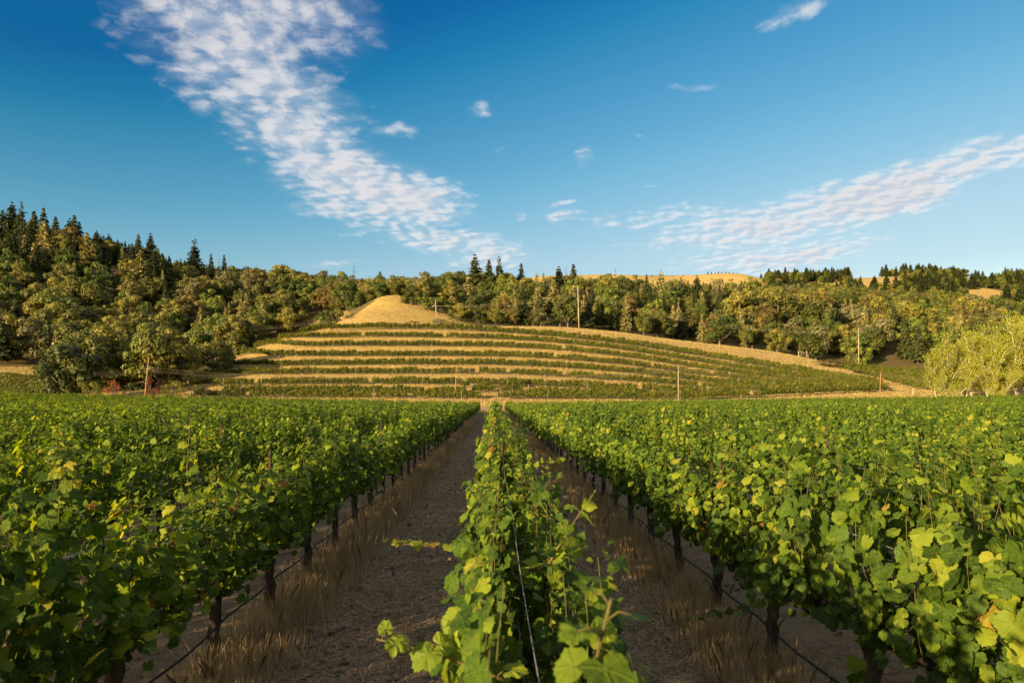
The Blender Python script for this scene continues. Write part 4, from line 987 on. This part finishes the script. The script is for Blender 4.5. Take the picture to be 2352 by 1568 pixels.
def grove_tree(seed, H_=13.0, wid=3.2, lean=0.0):
    global rng
    keep = rng; rng = np.random.default_rng(seed); tr = MB(); pos, tn = [], []
    br = []
    def limb(p_, d_, ln, r_, lev):
        k = 4; pts = [p_]; d0 = d_
        for _ in range(k): d0 = unit(d0 + rng.normal(0, .17, 3) + np.array([0, 0, .05])); pts.append(pts[-1] + d0 * ln / k)
        tr.tube(pts, np.linspace(r_, r_ * .45, k + 1), 5 if lev else 7, .05, cap=False)
        if lev >= 1: br.append(np.array(pts))
        if lev < 3:
            for _ in range((9, 6, 4)[lev]):
                f = rng.uniform(.28 if lev == 0 else .15, 1); q = pts[int(f * k)]; a = rng.uniform(0, 6.28); sp = (.42, .6, .7)[lev]
                limb(np.array(q), unit(d0 * (.8 - .2 * lev) + np.array([math.cos(a) * sp, math.sin(a) * sp, .38])), ln * rng.uniform(.28, .50), r_ * .42, lev + 1)
    for s_ in range(2):
        a = rng.uniform(0, 6.28); limb(np.array([math.cos(a) * .3, math.sin(a) * .3, -.3]), unit(np.array([math.cos(a) * .22 + lean, math.sin(a) * .22, 1.])), H_ * .80, .18, 0)
    for pts in br:
        for q in range(17):
            i_ = rng.integers(1, len(pts)); pos.append(pts[i_] + rng.normal(0, .30, 3))
    pos = np.array(pos); n = len(pos)
    cm = cards(pos, rng.normal(size=(n, 3)) + [0, 0, .4], 0.075 * rng.uniform(.6, 1.5, n), np.clip(rng.beta(3, 3, n), 0, 1), 'crown', M_pop)
    tm = tr.mesh('trunk', M_pale); rng = keep
    return cm, tm, float(np.percentile(pos[:, 2], 99.5))
GROVE = [grove_tree(61), grove_tree(62, 12.), grove_tree(63, 13.5, 3.2, .05)]
gl = ['pale-trunked tree at the left edge of the yellow-green grove', 'pale-trunked tree second from the left in the yellow-green grove', 'bushy yellow-green tree with twin trunks in the grove', 'slim pale tree in the middle of the grove', 'pale-branched tree right of the middle of the grove', 'yellow-green tree near the right edge of the photo', 'branching pale tree cut by the right edge of the photo', 'low yellow-green sapling at the grove foot, left', 'low yellow-green sapling at the grove foot, right', 'yellow-green tree half hidden at the back of the grove', 'second half hidden tree at the back of the grove', 'tallest tree at the right back corner of the grove']
for j, (px, Y, top) in enumerate([(2160, 136, 800), (2200, 132, 766), (2243, 138, 757), (2280, 131, 792), (2315, 137, 752), (2350, 130, 742), (2395, 134, 726), (2178, 127, 850), (2292, 126, 846), (2225, 146, 774), (2285, 148, 748), (2348, 150, 722)]):
    x = (px - CX) / F * Y; z = T1(x, Y); h = EYE + (HY - top) / F * Y - z; cm, tm, zm = GROVE[j % 3]
    e = empty('grove_tree', (x, Y, z), j * 2.1); s_ = h / zm; e.scale = (s_ * .95, s_ * .95, s_); tag(e, gl[j], 'tree', 'trees of the yellow-green grove')
    mesh_obj('crown', cm, e); mesh_obj('trunk', tm, e)

# ------------------------------------------------------------------ utility poles and cables
def pt(px, py, Y): return np.array([(px - CX) / F * Y, Y, EYE + (HY - py) / F * Y])
def pole(px_t, top, px_b, Y, label, m_, r_=.15, arm=True, armz=.75, aw=1.1, armrz=0.0, base=None):
    b_ = pt(px_b, 0, Y); z = T1(b_[0], Y) - .3; tp = pt(px_t, top, Y)
    e = empty('utility_pole', (b_[0], Y, z + .3)); tag(e, label, 'utility pole', 'utility poles')
    q = MB(); q.tube([[0, 0, -.3], [(tp[0] - b_[0]) * .5, 0, (tp[2] - z) * .5], [tp[0] - b_[0], 0, tp[2] - z - .3]], [r_, r_ * .9, r_ * .75], 9, .02)
    mesh_obj('post', q.mesh('post', m_, True), e)
    if arm:
        zt = tp[2] - z - .3 - armz; q = MB(); q.box((tp[0] - b_[0], -.16, zt), (aw, .06, .07), armrz); 
        mesh_obj('crossarm', q.mesh('crossarm', m_, False), e)
        for s_ in (-.9, -.3, .3, .9):
            q = MB(); q.tube([[0, 0, 0], [0, 0, .08], [0, 0, .2]], [.05, .075, .03], 7); i_ = mesh_obj('insulator', q.mesh('insulator', M_wire), e)
            i_.location = (tp[0] - b_[0] + s_ * aw, -.16, zt + .07)
    return tp
pA = pole(1000, 687, 1003, 229, 'tall pale utility pole standing on the crest before the golden knoll', M_wood, .14, True, 2.4, 1.2)
pB = pole(1327, 657, 1330, 228, 'tallest pale utility pole, on the crest near the middle', M_wood, .155, False)
pC = pole(1972, 752, 1972, 236, 'pale utility pole with crossarm before the woods at the right', M_wood, .14, True, 1.6, 1.3)
pD = pole(342, 820, 331, 123, 'leaning brown pole with a guy cable beyond the left part of the field', M_brownwood, .13, True, 2.2, .35)
pE = pole(1048, 842, 1046, 134, 'brown pole among the lowest hillside rows left of the path end', M_brownwood, .10, False)
pF = pole(1558, 840, 1558, 131, 'slim pale pole at the foot of the hill right of the path end', M_wood, .085, False)
pG = pole(2023, 853, 2021, 158, 'brown pole at the right end of the hill rows', M_brownwood, .11, False)
def cable(a, b_, sag, label, r_=.018, name='power_cable', m_=M_cable, grp='power cables'):
    u_ = np.linspace(0, 1, 26)[:, None]; pts = a * (1 - u_) + b_ * u_; pts[:, 2] -= (sag * 4 * u_ * (1 - u_))[:, 0]
    q = MB(); q.tube(pts, r_, 4); tag(mesh_obj(name, q.mesh(name, m_)), label, 'cable', grp)
dn = lambda p_, dz, dx=0.: p_ + np.array([dx, -.16, -dz])
aw_ = pt(-30, 768, 190)
for j, (dz, dx) in enumerate([(2.2, -.9), (2.25, .3), (2.3, .9)]):
    cable(aw_ + np.array([0, 0, -(0, 1.1, 1.3)[j]]), dn(pA, dz, dx), 3.4, ['topmost', 'middle', 'lowest'][j] + ' long cable running from the left edge to the pole on the crest', .022)
    cable(dn(pA, dz, dx), dn(pB, 1.0 + j * .9, 0), 1.8, ['topmost', 'middle', 'lowest'][j] + ' cable between the two tall poles on the crest', .020)
    cable(dn(pB, 1.0 + j * .9), dn(pC, 1.5, (-1, 0, 1)[j]), 4.5, ['upper', 'middle', 'lower'][j] + ' cable from the tallest pole down to the pole at the right', .020)
    cable(pt(215, 856 + j * 3, 118), dn(pD, 1.9 + j * .35, -.3), .3, ['upper', 'middle', 'lower'][j] + ' short cable left of the leaning pole', .018)
    cable(dn(pD, 1.9 + j * .35, .3), dn(pE, .5 + j * .3), 1.3, ['upper', 'middle', 'lower'][j] + ' sagging cable across the left part of the hill rows', .015)
    cable(dn(pE, .5 + j * .3), dn(pF, .4 + j * .3), 1.3, ['upper', 'middle', 'lower'][j] + ' sagging cable across the middle of the hill rows', .015)
    cable(dn(pF, .4 + j * .3), dn(pG, .3 + j * .3), 1.3, ['upper', 'middle', 'lower'][j] + ' cable across the right part of the hill rows', .015)
    cable(dn(pG, .3 + j * .3), pt(2310, 868 + j * 5, 150), .8, ['upper', 'middle', 'lower'][j] + ' cable from the brown pole into the grove', .018)
cable(dn(pD, 2.6), pt(316, 905, 121), 0, 'guy cable slanting down left of the leaning pole', .02, 'guy_cable')
# gate frame on the grass shoulder
gy_ = 233; gb = pt(1834, 822, gy_); gx0, gx1 = gb[0], pt(1853, 0, gy_)[0]
e = empty('gate_frame', (gx0, gy_, T1(gx0, gy_))); tag(e, 'small weathered wooden gate frame where the dry grass meets the trees', 'gate')
for dx in (0, gx1 - gx0):
    q = MB(); q.tube([[dx, 0, -.3], [dx, 0, 1.0], [dx, 0, 2.1]], .11, 7); mesh_obj('post', q.mesh('post', M_wood), e)
q = MB(); q.tube([[0, 0, 1.5], [(gx1 - gx0) * .5, 0, 1.5], [gx1 - gx0, 0, 1.5]], .07, 6); mesh_obj('rail', q.mesh('rail', M_wood), e)
q = MB(); q.tube([[0, -.1, .3], [(gx1 - gx0) * .5, -.1, .95], [gx1 - gx0, -.1, 1.6]], .06, 6); mesh_obj('brace', q.mesh('brace', M_wood), e)
for j, px in enumerate((2097, 2168, 2178)):
    Y = (158, 128, 128)[j]; x = (px - CX) / F * Y; q = MB(); q.tube([[0, 0, -.2], [0, 0, .8], [0, 0, 1.7]], .12, 7)
    o_ = mesh_obj('fence_post', q.mesh('fence_post', M_wood)); o_.location = (x, Y, T1(x, Y)); tag(o_, ['thick pale end post beside the dirt track at the right', 'left one of two short pale posts before the grove', 'right one of two short pale posts before the grove'][j], 'post', 'end posts of the vine rows')

# ------------------------------------------------------------------ trellis of the near rows: steel stakes, wires, drip hoses
q = MB(); q.box((0, 0, .85), (.012, .015, 1.0)); q.box((0.012, 0, .85), (.006, .006, 1.0)); tpost = q.mesh('trellis_post', M_rustmetal, False)
pn = {}
for k in (-4, -3, -2, -1, 0, 1, 2, 3, 4, 5):
    y = 4.6 + (k * 2.7) % 5.5
    if k == 0: y = 9.0
    while y < 60:
        x = row_x(k, y)
        if abs(x) < .74 * y:
            n_ = pn[k] = pn.get(k, 0) + 1
            o_ = mesh_obj('trellis_post', tpost); o_.location = (x, y, T1(x, y)); o_.rotation_euler = (rng.normal(0, .015), rng.normal(0, .02), ROT); o_.scale = (1, 1, rng.uniform(.96, 1.03))
            tag(o_, 'rusty steel stake, %s from the front in %s' % (ordinal(n_), row_name(k)), 'stake', 'steel stakes of the field rows')
        y += 7.6
def run(name, k, h, r_, m_, label, cat, grp, y0=.6, y1=60, wob=.012, dx=0.0, sag=0.0):
    y = np.arange(y0, y1, .38); x = np.array([row_x(k, v) for v in y]) + dx + wob * np.sin(y * 1.7 + k)
    z = T(x, y) + h - sag * np.abs(np.sin(y * np.pi / VSP)) + wob * .5 * np.sin(y * 2.3)
    q = MB(); q.tube(np.stack([x, y, z], 1), r_, 6); o_ = mesh_obj(name, q.mesh(name, m_)); tag(o_, label, cat, grp)
for k in (-2, -1, 0, 1, 2):
    run('drip_hose', k, .44, .010, M_hose, 'black irrigation hose strung low along ' + row_name(k), 'hose', 'drip hoses', .3, 60, .012, .07 if k <= -1 else -.07, .035)
for k in (-3, -2, -1, 1, 2, 3):
    for h, nm in ((1.45, 'upper'), (1.12, 'lower')):
        run('trellis_wire', k, h, .0022, M_wire, '%s thin steel trellis wire running through %s' % (nm, row_name(k)), 'wire', 'trellis wires', .3, 45, .004)
run('trellis_wire', 0, 1.62, .0017, M_wire, 'bright steel wire on top of the middle row, running toward the camera', 'wire', 'trellis wires', .1, 45, .004, -.02)
run('trellis_wire', 0, 1.12, .0022, M_wire, 'lower thin steel wire inside the middle row', 'wire', 'trellis wires', .3, 45, .004)

# ------------------------------------------------------------------ tall shoots that stand out of the near rows
def shoot(base, d_, ln, n_leaf, size, seed, label, bend=(0, 0, -.1), name='vine_shoot', tint=None):
    global rng
    keep = rng; rng = np.random.default_rng(seed)
    u_ = np.linspace(0, 1, 14)[:, None]; d_ = np.array(d_, float); d_ /= np.linalg.norm(d_)
    pts = u_ * ln * d_ + (u_ ** 2) * np.array(bend) * ln
    st = MB(); st.tube(pts, np.linspace(.0055, .0022, 14), 6)
    pos, nr, tp, sz = [], [], [], []
    for i in range(n_leaf):
        f = (i + .6) / n_leaf; c_ = np.array([np.interp(f, u_[:, 0], pts[:, k]) for k in range(3)])
        an = i * 2.5 + rng.normal(0, .4); out = np.array([math.cos(an), math.sin(an), .35]); pe = size * rng.uniform(.5, .95)
        e_ = c_ + out * pe; st.tube([c_, (c_ + e_) / 2 + [0, 0, .01], e_], [.002, .0016, .0012], 4)
        pos.append(e_); nr.append(np.array([0, -.45, .85]) + out * .3 + rng.normal(0, .35, 3)); tp.append(out * np.array([1, 1, -.2]) + np.array([0, 0, -.45])); sz.append(size * (1.15 - .65 * f ** 3) * rng.uniform(.8, 1.15))
    tn = rng.uniform(.45, .88, n_leaf) if tint is None else rng.uniform(tint[0], tint[1], n_leaf)
    fm = leaf_cloud(np.array(pos), np.array(nr), np.array(tp), np.array(sz), tn, 0, 'leaves', M_vine)
    e = empty(name, base); tag(e, label, 'vine shoot', 'long shoots standing out of the near rows'); mesh_obj('leaves', fm, e); mesh_obj('stem', st.mesh('stem', M_cane), e)
    rng = keep
def rowpt(k, y, z, dx=0): return (row_x(k, y) + dx, y, z)
shoot((.07, 1.16, 1.56), (.11, -.22, .80), .58, 17, .050, 71, 'large blurred shoot closest to the camera at the bottom, right of the wire')
shoot((.02, 1.05, 1.42), (-.1, -.1, .5), .42, 9, .048, 77, 'short leafy shoot at the bottom right beside the large blurred one')
shoot((.02, 1.35, 1.50), (-.75, -.05, .18), .46, 11, .050, 72, 'leafy shoot poking out left of the middle row at the bottom')
shoot((-.02, 1.95, 1.55), (-.7, 0, .30), .40, 9, .05, 78, 'curved shoot reaching left out of the middle row, above the bottom one')
shoot(rowpt(0, 3.9, 1.50, -.12), (-1, -.02, .02), .62, 17, .044, 73, 'level shoot sticking far out to the left of the middle row', (0, 0, .04))
shoot(rowpt(0, 3.0, 1.62, .10), (.45, 0, .8), .40, 9, .052, 74, 'upright shoot on the right side of the middle row')
shoot(rowpt(0, 6.6, 1.70, .18), (.9, 0, .25), .42, 10, .048, 75, 'far level shoot sticking right out of the middle row')
shoot(rowpt(-1, 5.4, 1.75), (.1, -.1, 1), .55, 10, .058, 76, 'tall shoot rising above the left row in front of the next rows')
shoot(rowpt(-1, 3.9, 1.70), (-.2, -.1, 1), .42, 9, .06, 79, 'upright shoot at the left edge above the nearest left row')
shoot(rowpt(1, 5.2, 1.66), (.15, 0, 1), .5, 9, .056, 80, 'tall shoot rising above the nearest right row')
shoot(rowpt(1, 6.9, 1.70), (-.1, 0, 1), .45, 9, .055, 81, 'shoot standing above the right row where it turns yellow')
shoot(rowpt(2, 6.6, 1.70), (.15, 0, 1), .55, 9, .058, 82, 'tall shoot above the second right row')
shoot(rowpt(3, 8.6, 1.72), (0, 0, 1), .55, 9, .06, 83, 'tall shoot above the third right row')
shoot(rowpt(-3, 9.5, 1.75), (.1, 0, 1), .5, 9, .06, 84, 'tall shoot above the third left row')
shoot(rowpt(1, 5.75, .62, -.2), (-.9, 0, -.15), .55, 12, .045, 85, 'low dark shoot reaching from the right row over the path', tint=(.0, .25))

# ------------------------------------------------------------------ dry grass under the rows, straw and fallen leaves on the path
def blades(x, y, h, w_, lean, tint, name, material, label, cat):
    n = len(x); z = T(x, y); an = rng.uniform(0, 6.28, n); la = rng.uniform(0, 6.28, n)
    a = np.stack([np.cos(an), np.sin(an), np.zeros(n)], 1) * (w_ / 2)[:, None]; L_ = np.stack([np.cos(la), np.sin(la), np.zeros(n)], 1) * lean[:, None]
    b_ = np.stack([x, y, z - .01], 1); up = np.array([0, 0, 1.])
    m_ = b_ + L_ * .35 + up * (h * .6)[:, None]; t_ = b_ + L_ + up * h[:, None]
    v = np.stack([b_ - a, b_ + a, m_ + a * .7, t_, m_ - a * .7], 1)
    f = (np.array([0, 1, 2, 3, 4])[None] + (np.arange(n) * 5)[:, None]).ravel()
    at = np.zeros((n * 5, 3)); at[:, 2] = np.repeat(tint, 5)
    return tag(mesh_obj(name, np_mesh(name, v.reshape(-1, 3), f, np.full(n, 5), material, {'leaf': at})), label, cat, kind='stuff')
gxs, gys = [], []
for k, n_ in ((-1, 85000), (1, 85000), (-2, 16000), (2, 16000), (0, 20000)):
    y = 0.5 + 75 * rng.random(n_) ** 1.9; y = np.maximum(y, 1.0)
    tuft = rng.normal(0, 1, n_)
    x = np.array([row_x(k, v) for v in y]) + np.where(rng.random(n_) < .75, (.26 if k < 0 else -.26) * (k != 0), -.1 * np.sign(k)) + rng.normal(0, .20, n_)
    keepm = (nz(x * 9, y * 4, 1.0, 9) + rng.normal(0, .35, n_)) > -.35
    gxs.append(x[keepm]); gys.append(y[keepm])
gxs, gys = np.concatenate(gxs), np.concatenate(gys); n_ = len(gxs)
gh = np.clip(rng.normal(.26, .10, n_), .05, .55) * (1 + .25 * nz(gxs, gys, .8, 4)); gw = .0018 + .00030 * gys
blades(gxs, gys, gh, gw, gh * rng.uniform(.05, .55, n_), rng.beta(2, 2, n_), 'dry_grass', M_blade, 'tall dry brown grass along the foot of the field rows', 'grass')
# straw litter lying on the aisles
n_ = 150000; y = 1.2 + 40 * rng.random(n_) ** 2.2; k_ = rng.choice([-1, 0], n_); x = (k_ + rng.uniform(.06, .94, n_)) * PITCH + SK * y
an = rng.uniform(0, 6.28, n_); ln = rng.uniform(.03, .13, n_); w_ = .0013 + .00028 * y; z = T(x, y) + .05 * nz(x, y, 1.1, 5) + rng.uniform(.002, .03, n_)
dv = np.stack([np.cos(an), np.sin(an), rng.normal(0, .18, n_)], 1); pv = np.stack([-np.sin(an), np.cos(an), np.zeros(n_)], 1) * w_[:, None]
b_ = np.stack([x, y, z], 1); v = np.stack([b_ - pv, b_ + pv, b_ + dv * ln[:, None] + pv * .6, b_ + dv * ln[:, None] - pv * .6], 1)
at = np.zeros((n_ * 4, 3)); at[:, 2] = np.repeat(rng.beta(2, 1.6, n_), 4)
tag(mesh_obj('straw', np_mesh('straw', v.reshape(-1, 3), np.arange(n_ * 4), np.full(n_, 4), M_blade, {'leaf': at})), 'pale straw scattered over the earth paths', 'straw', kind='stuff')
n_ = 4000; y = 1.5 + 34 * rng.random(n_) ** 1.6; k_ = rng.choice([-2, -1, 0, 1], n_, p=[.1, .4, .4, .1]); x = (k_ + rng.uniform(.04, .96, n_)) * PITCH + SK * y
z = T(x, y) + .03 + .05 * nz(x, y, 1.1, 5)
fl = leaf_cloud(np.stack([x, y, z], 1), np.array([0, 0, 1.]) + rng.normal(0, .35, (n_, 3)), rng.normal(size=(n_, 3)), rng.uniform(.022, .05, n_), rng.beta(2, 2, n_), 1, 'fallen_leaves', M_litter)
tag(mesh_obj('fallen_leaves', fl), 'curled brown vine leaves lying on the earth paths', 'fallen leaves', kind='stuff')

# rough dry grass on the open slopes, clods on the paths
n_ = 420000; y = rng.uniform(112, 280, n_); x = (rng.uniform(-60, 2400, n_) - CX) / F * y; z = T(x, y); pxx, pyy = proj(x, y, z)
m_ = bare(pxx, pyy, y) & (rng.random(n_) < .55 + .45 * nz(x * 6, y * 3, 9.0, 12)) & ~((pxx > 1500) & (np.abs(y - 140) < 4))
x, y = x[m_], y[m_]; h = rng.uniform(.10, .42, len(x)) * (1 + .4 * nz(x, y, 4.0, 13))
blades(x, y, np.maximum(h, .06), rng.uniform(.05, .16, len(x)), h * rng.uniform(.2, 1.2, len(x)), rng.beta(1.6, 1.6, len(x)), 'hill_grass', M_goldblade, 'golden dry grass standing on the open slopes of the hill', 'grass')
n_ = 5000; y = 1.5 + 30 * rng.random(n_) ** 1.8; k_ = rng.choice([-2, -1, 0, 1], n_, p=[.1, .4, .4, .1]); x = (k_ + .5 + np.clip(rng.normal(0, .22, n_), -.45, .45)) * PITCH + SK * y
z = T(x, y) + .05 * nz(x, y, 1.1, 5) + .004
o6 = np.array([[1, 0, 0], [-1, 0, 0], [0, 1, 0], [0, -1, 0], [0, 0, .7], [0, 0, -.6]], float); f8 = np.array([[0, 2, 4], [2, 1, 4], [1, 3, 4], [3, 0, 4], [2, 0, 5], [1, 2, 5], [3, 1, 5], [0, 3, 5]])
v = o6[None] * rng.uniform(.5, 1.3, (n_, 6, 1)) * (rng.gamma(2.0, .006, n_) + .004)[:, None, None] + np.stack([x, y, z], 1)[:, None]
M_clod = plain_mat('soil clod', (0.07, 0.048, 0.028), (0.19, 0.14, 0.085), 20, 0.95, 0.5)
tag(mesh_obj('clods', np_mesh('clods', v.reshape(-1, 3), (f8[None] + (np.arange(n_) * 6)[:, None, None]).ravel(), np.full(n_ * 8, 3), M_clod)), 'small clods of dry soil on the earth paths', 'soil clods', kind='stuff')
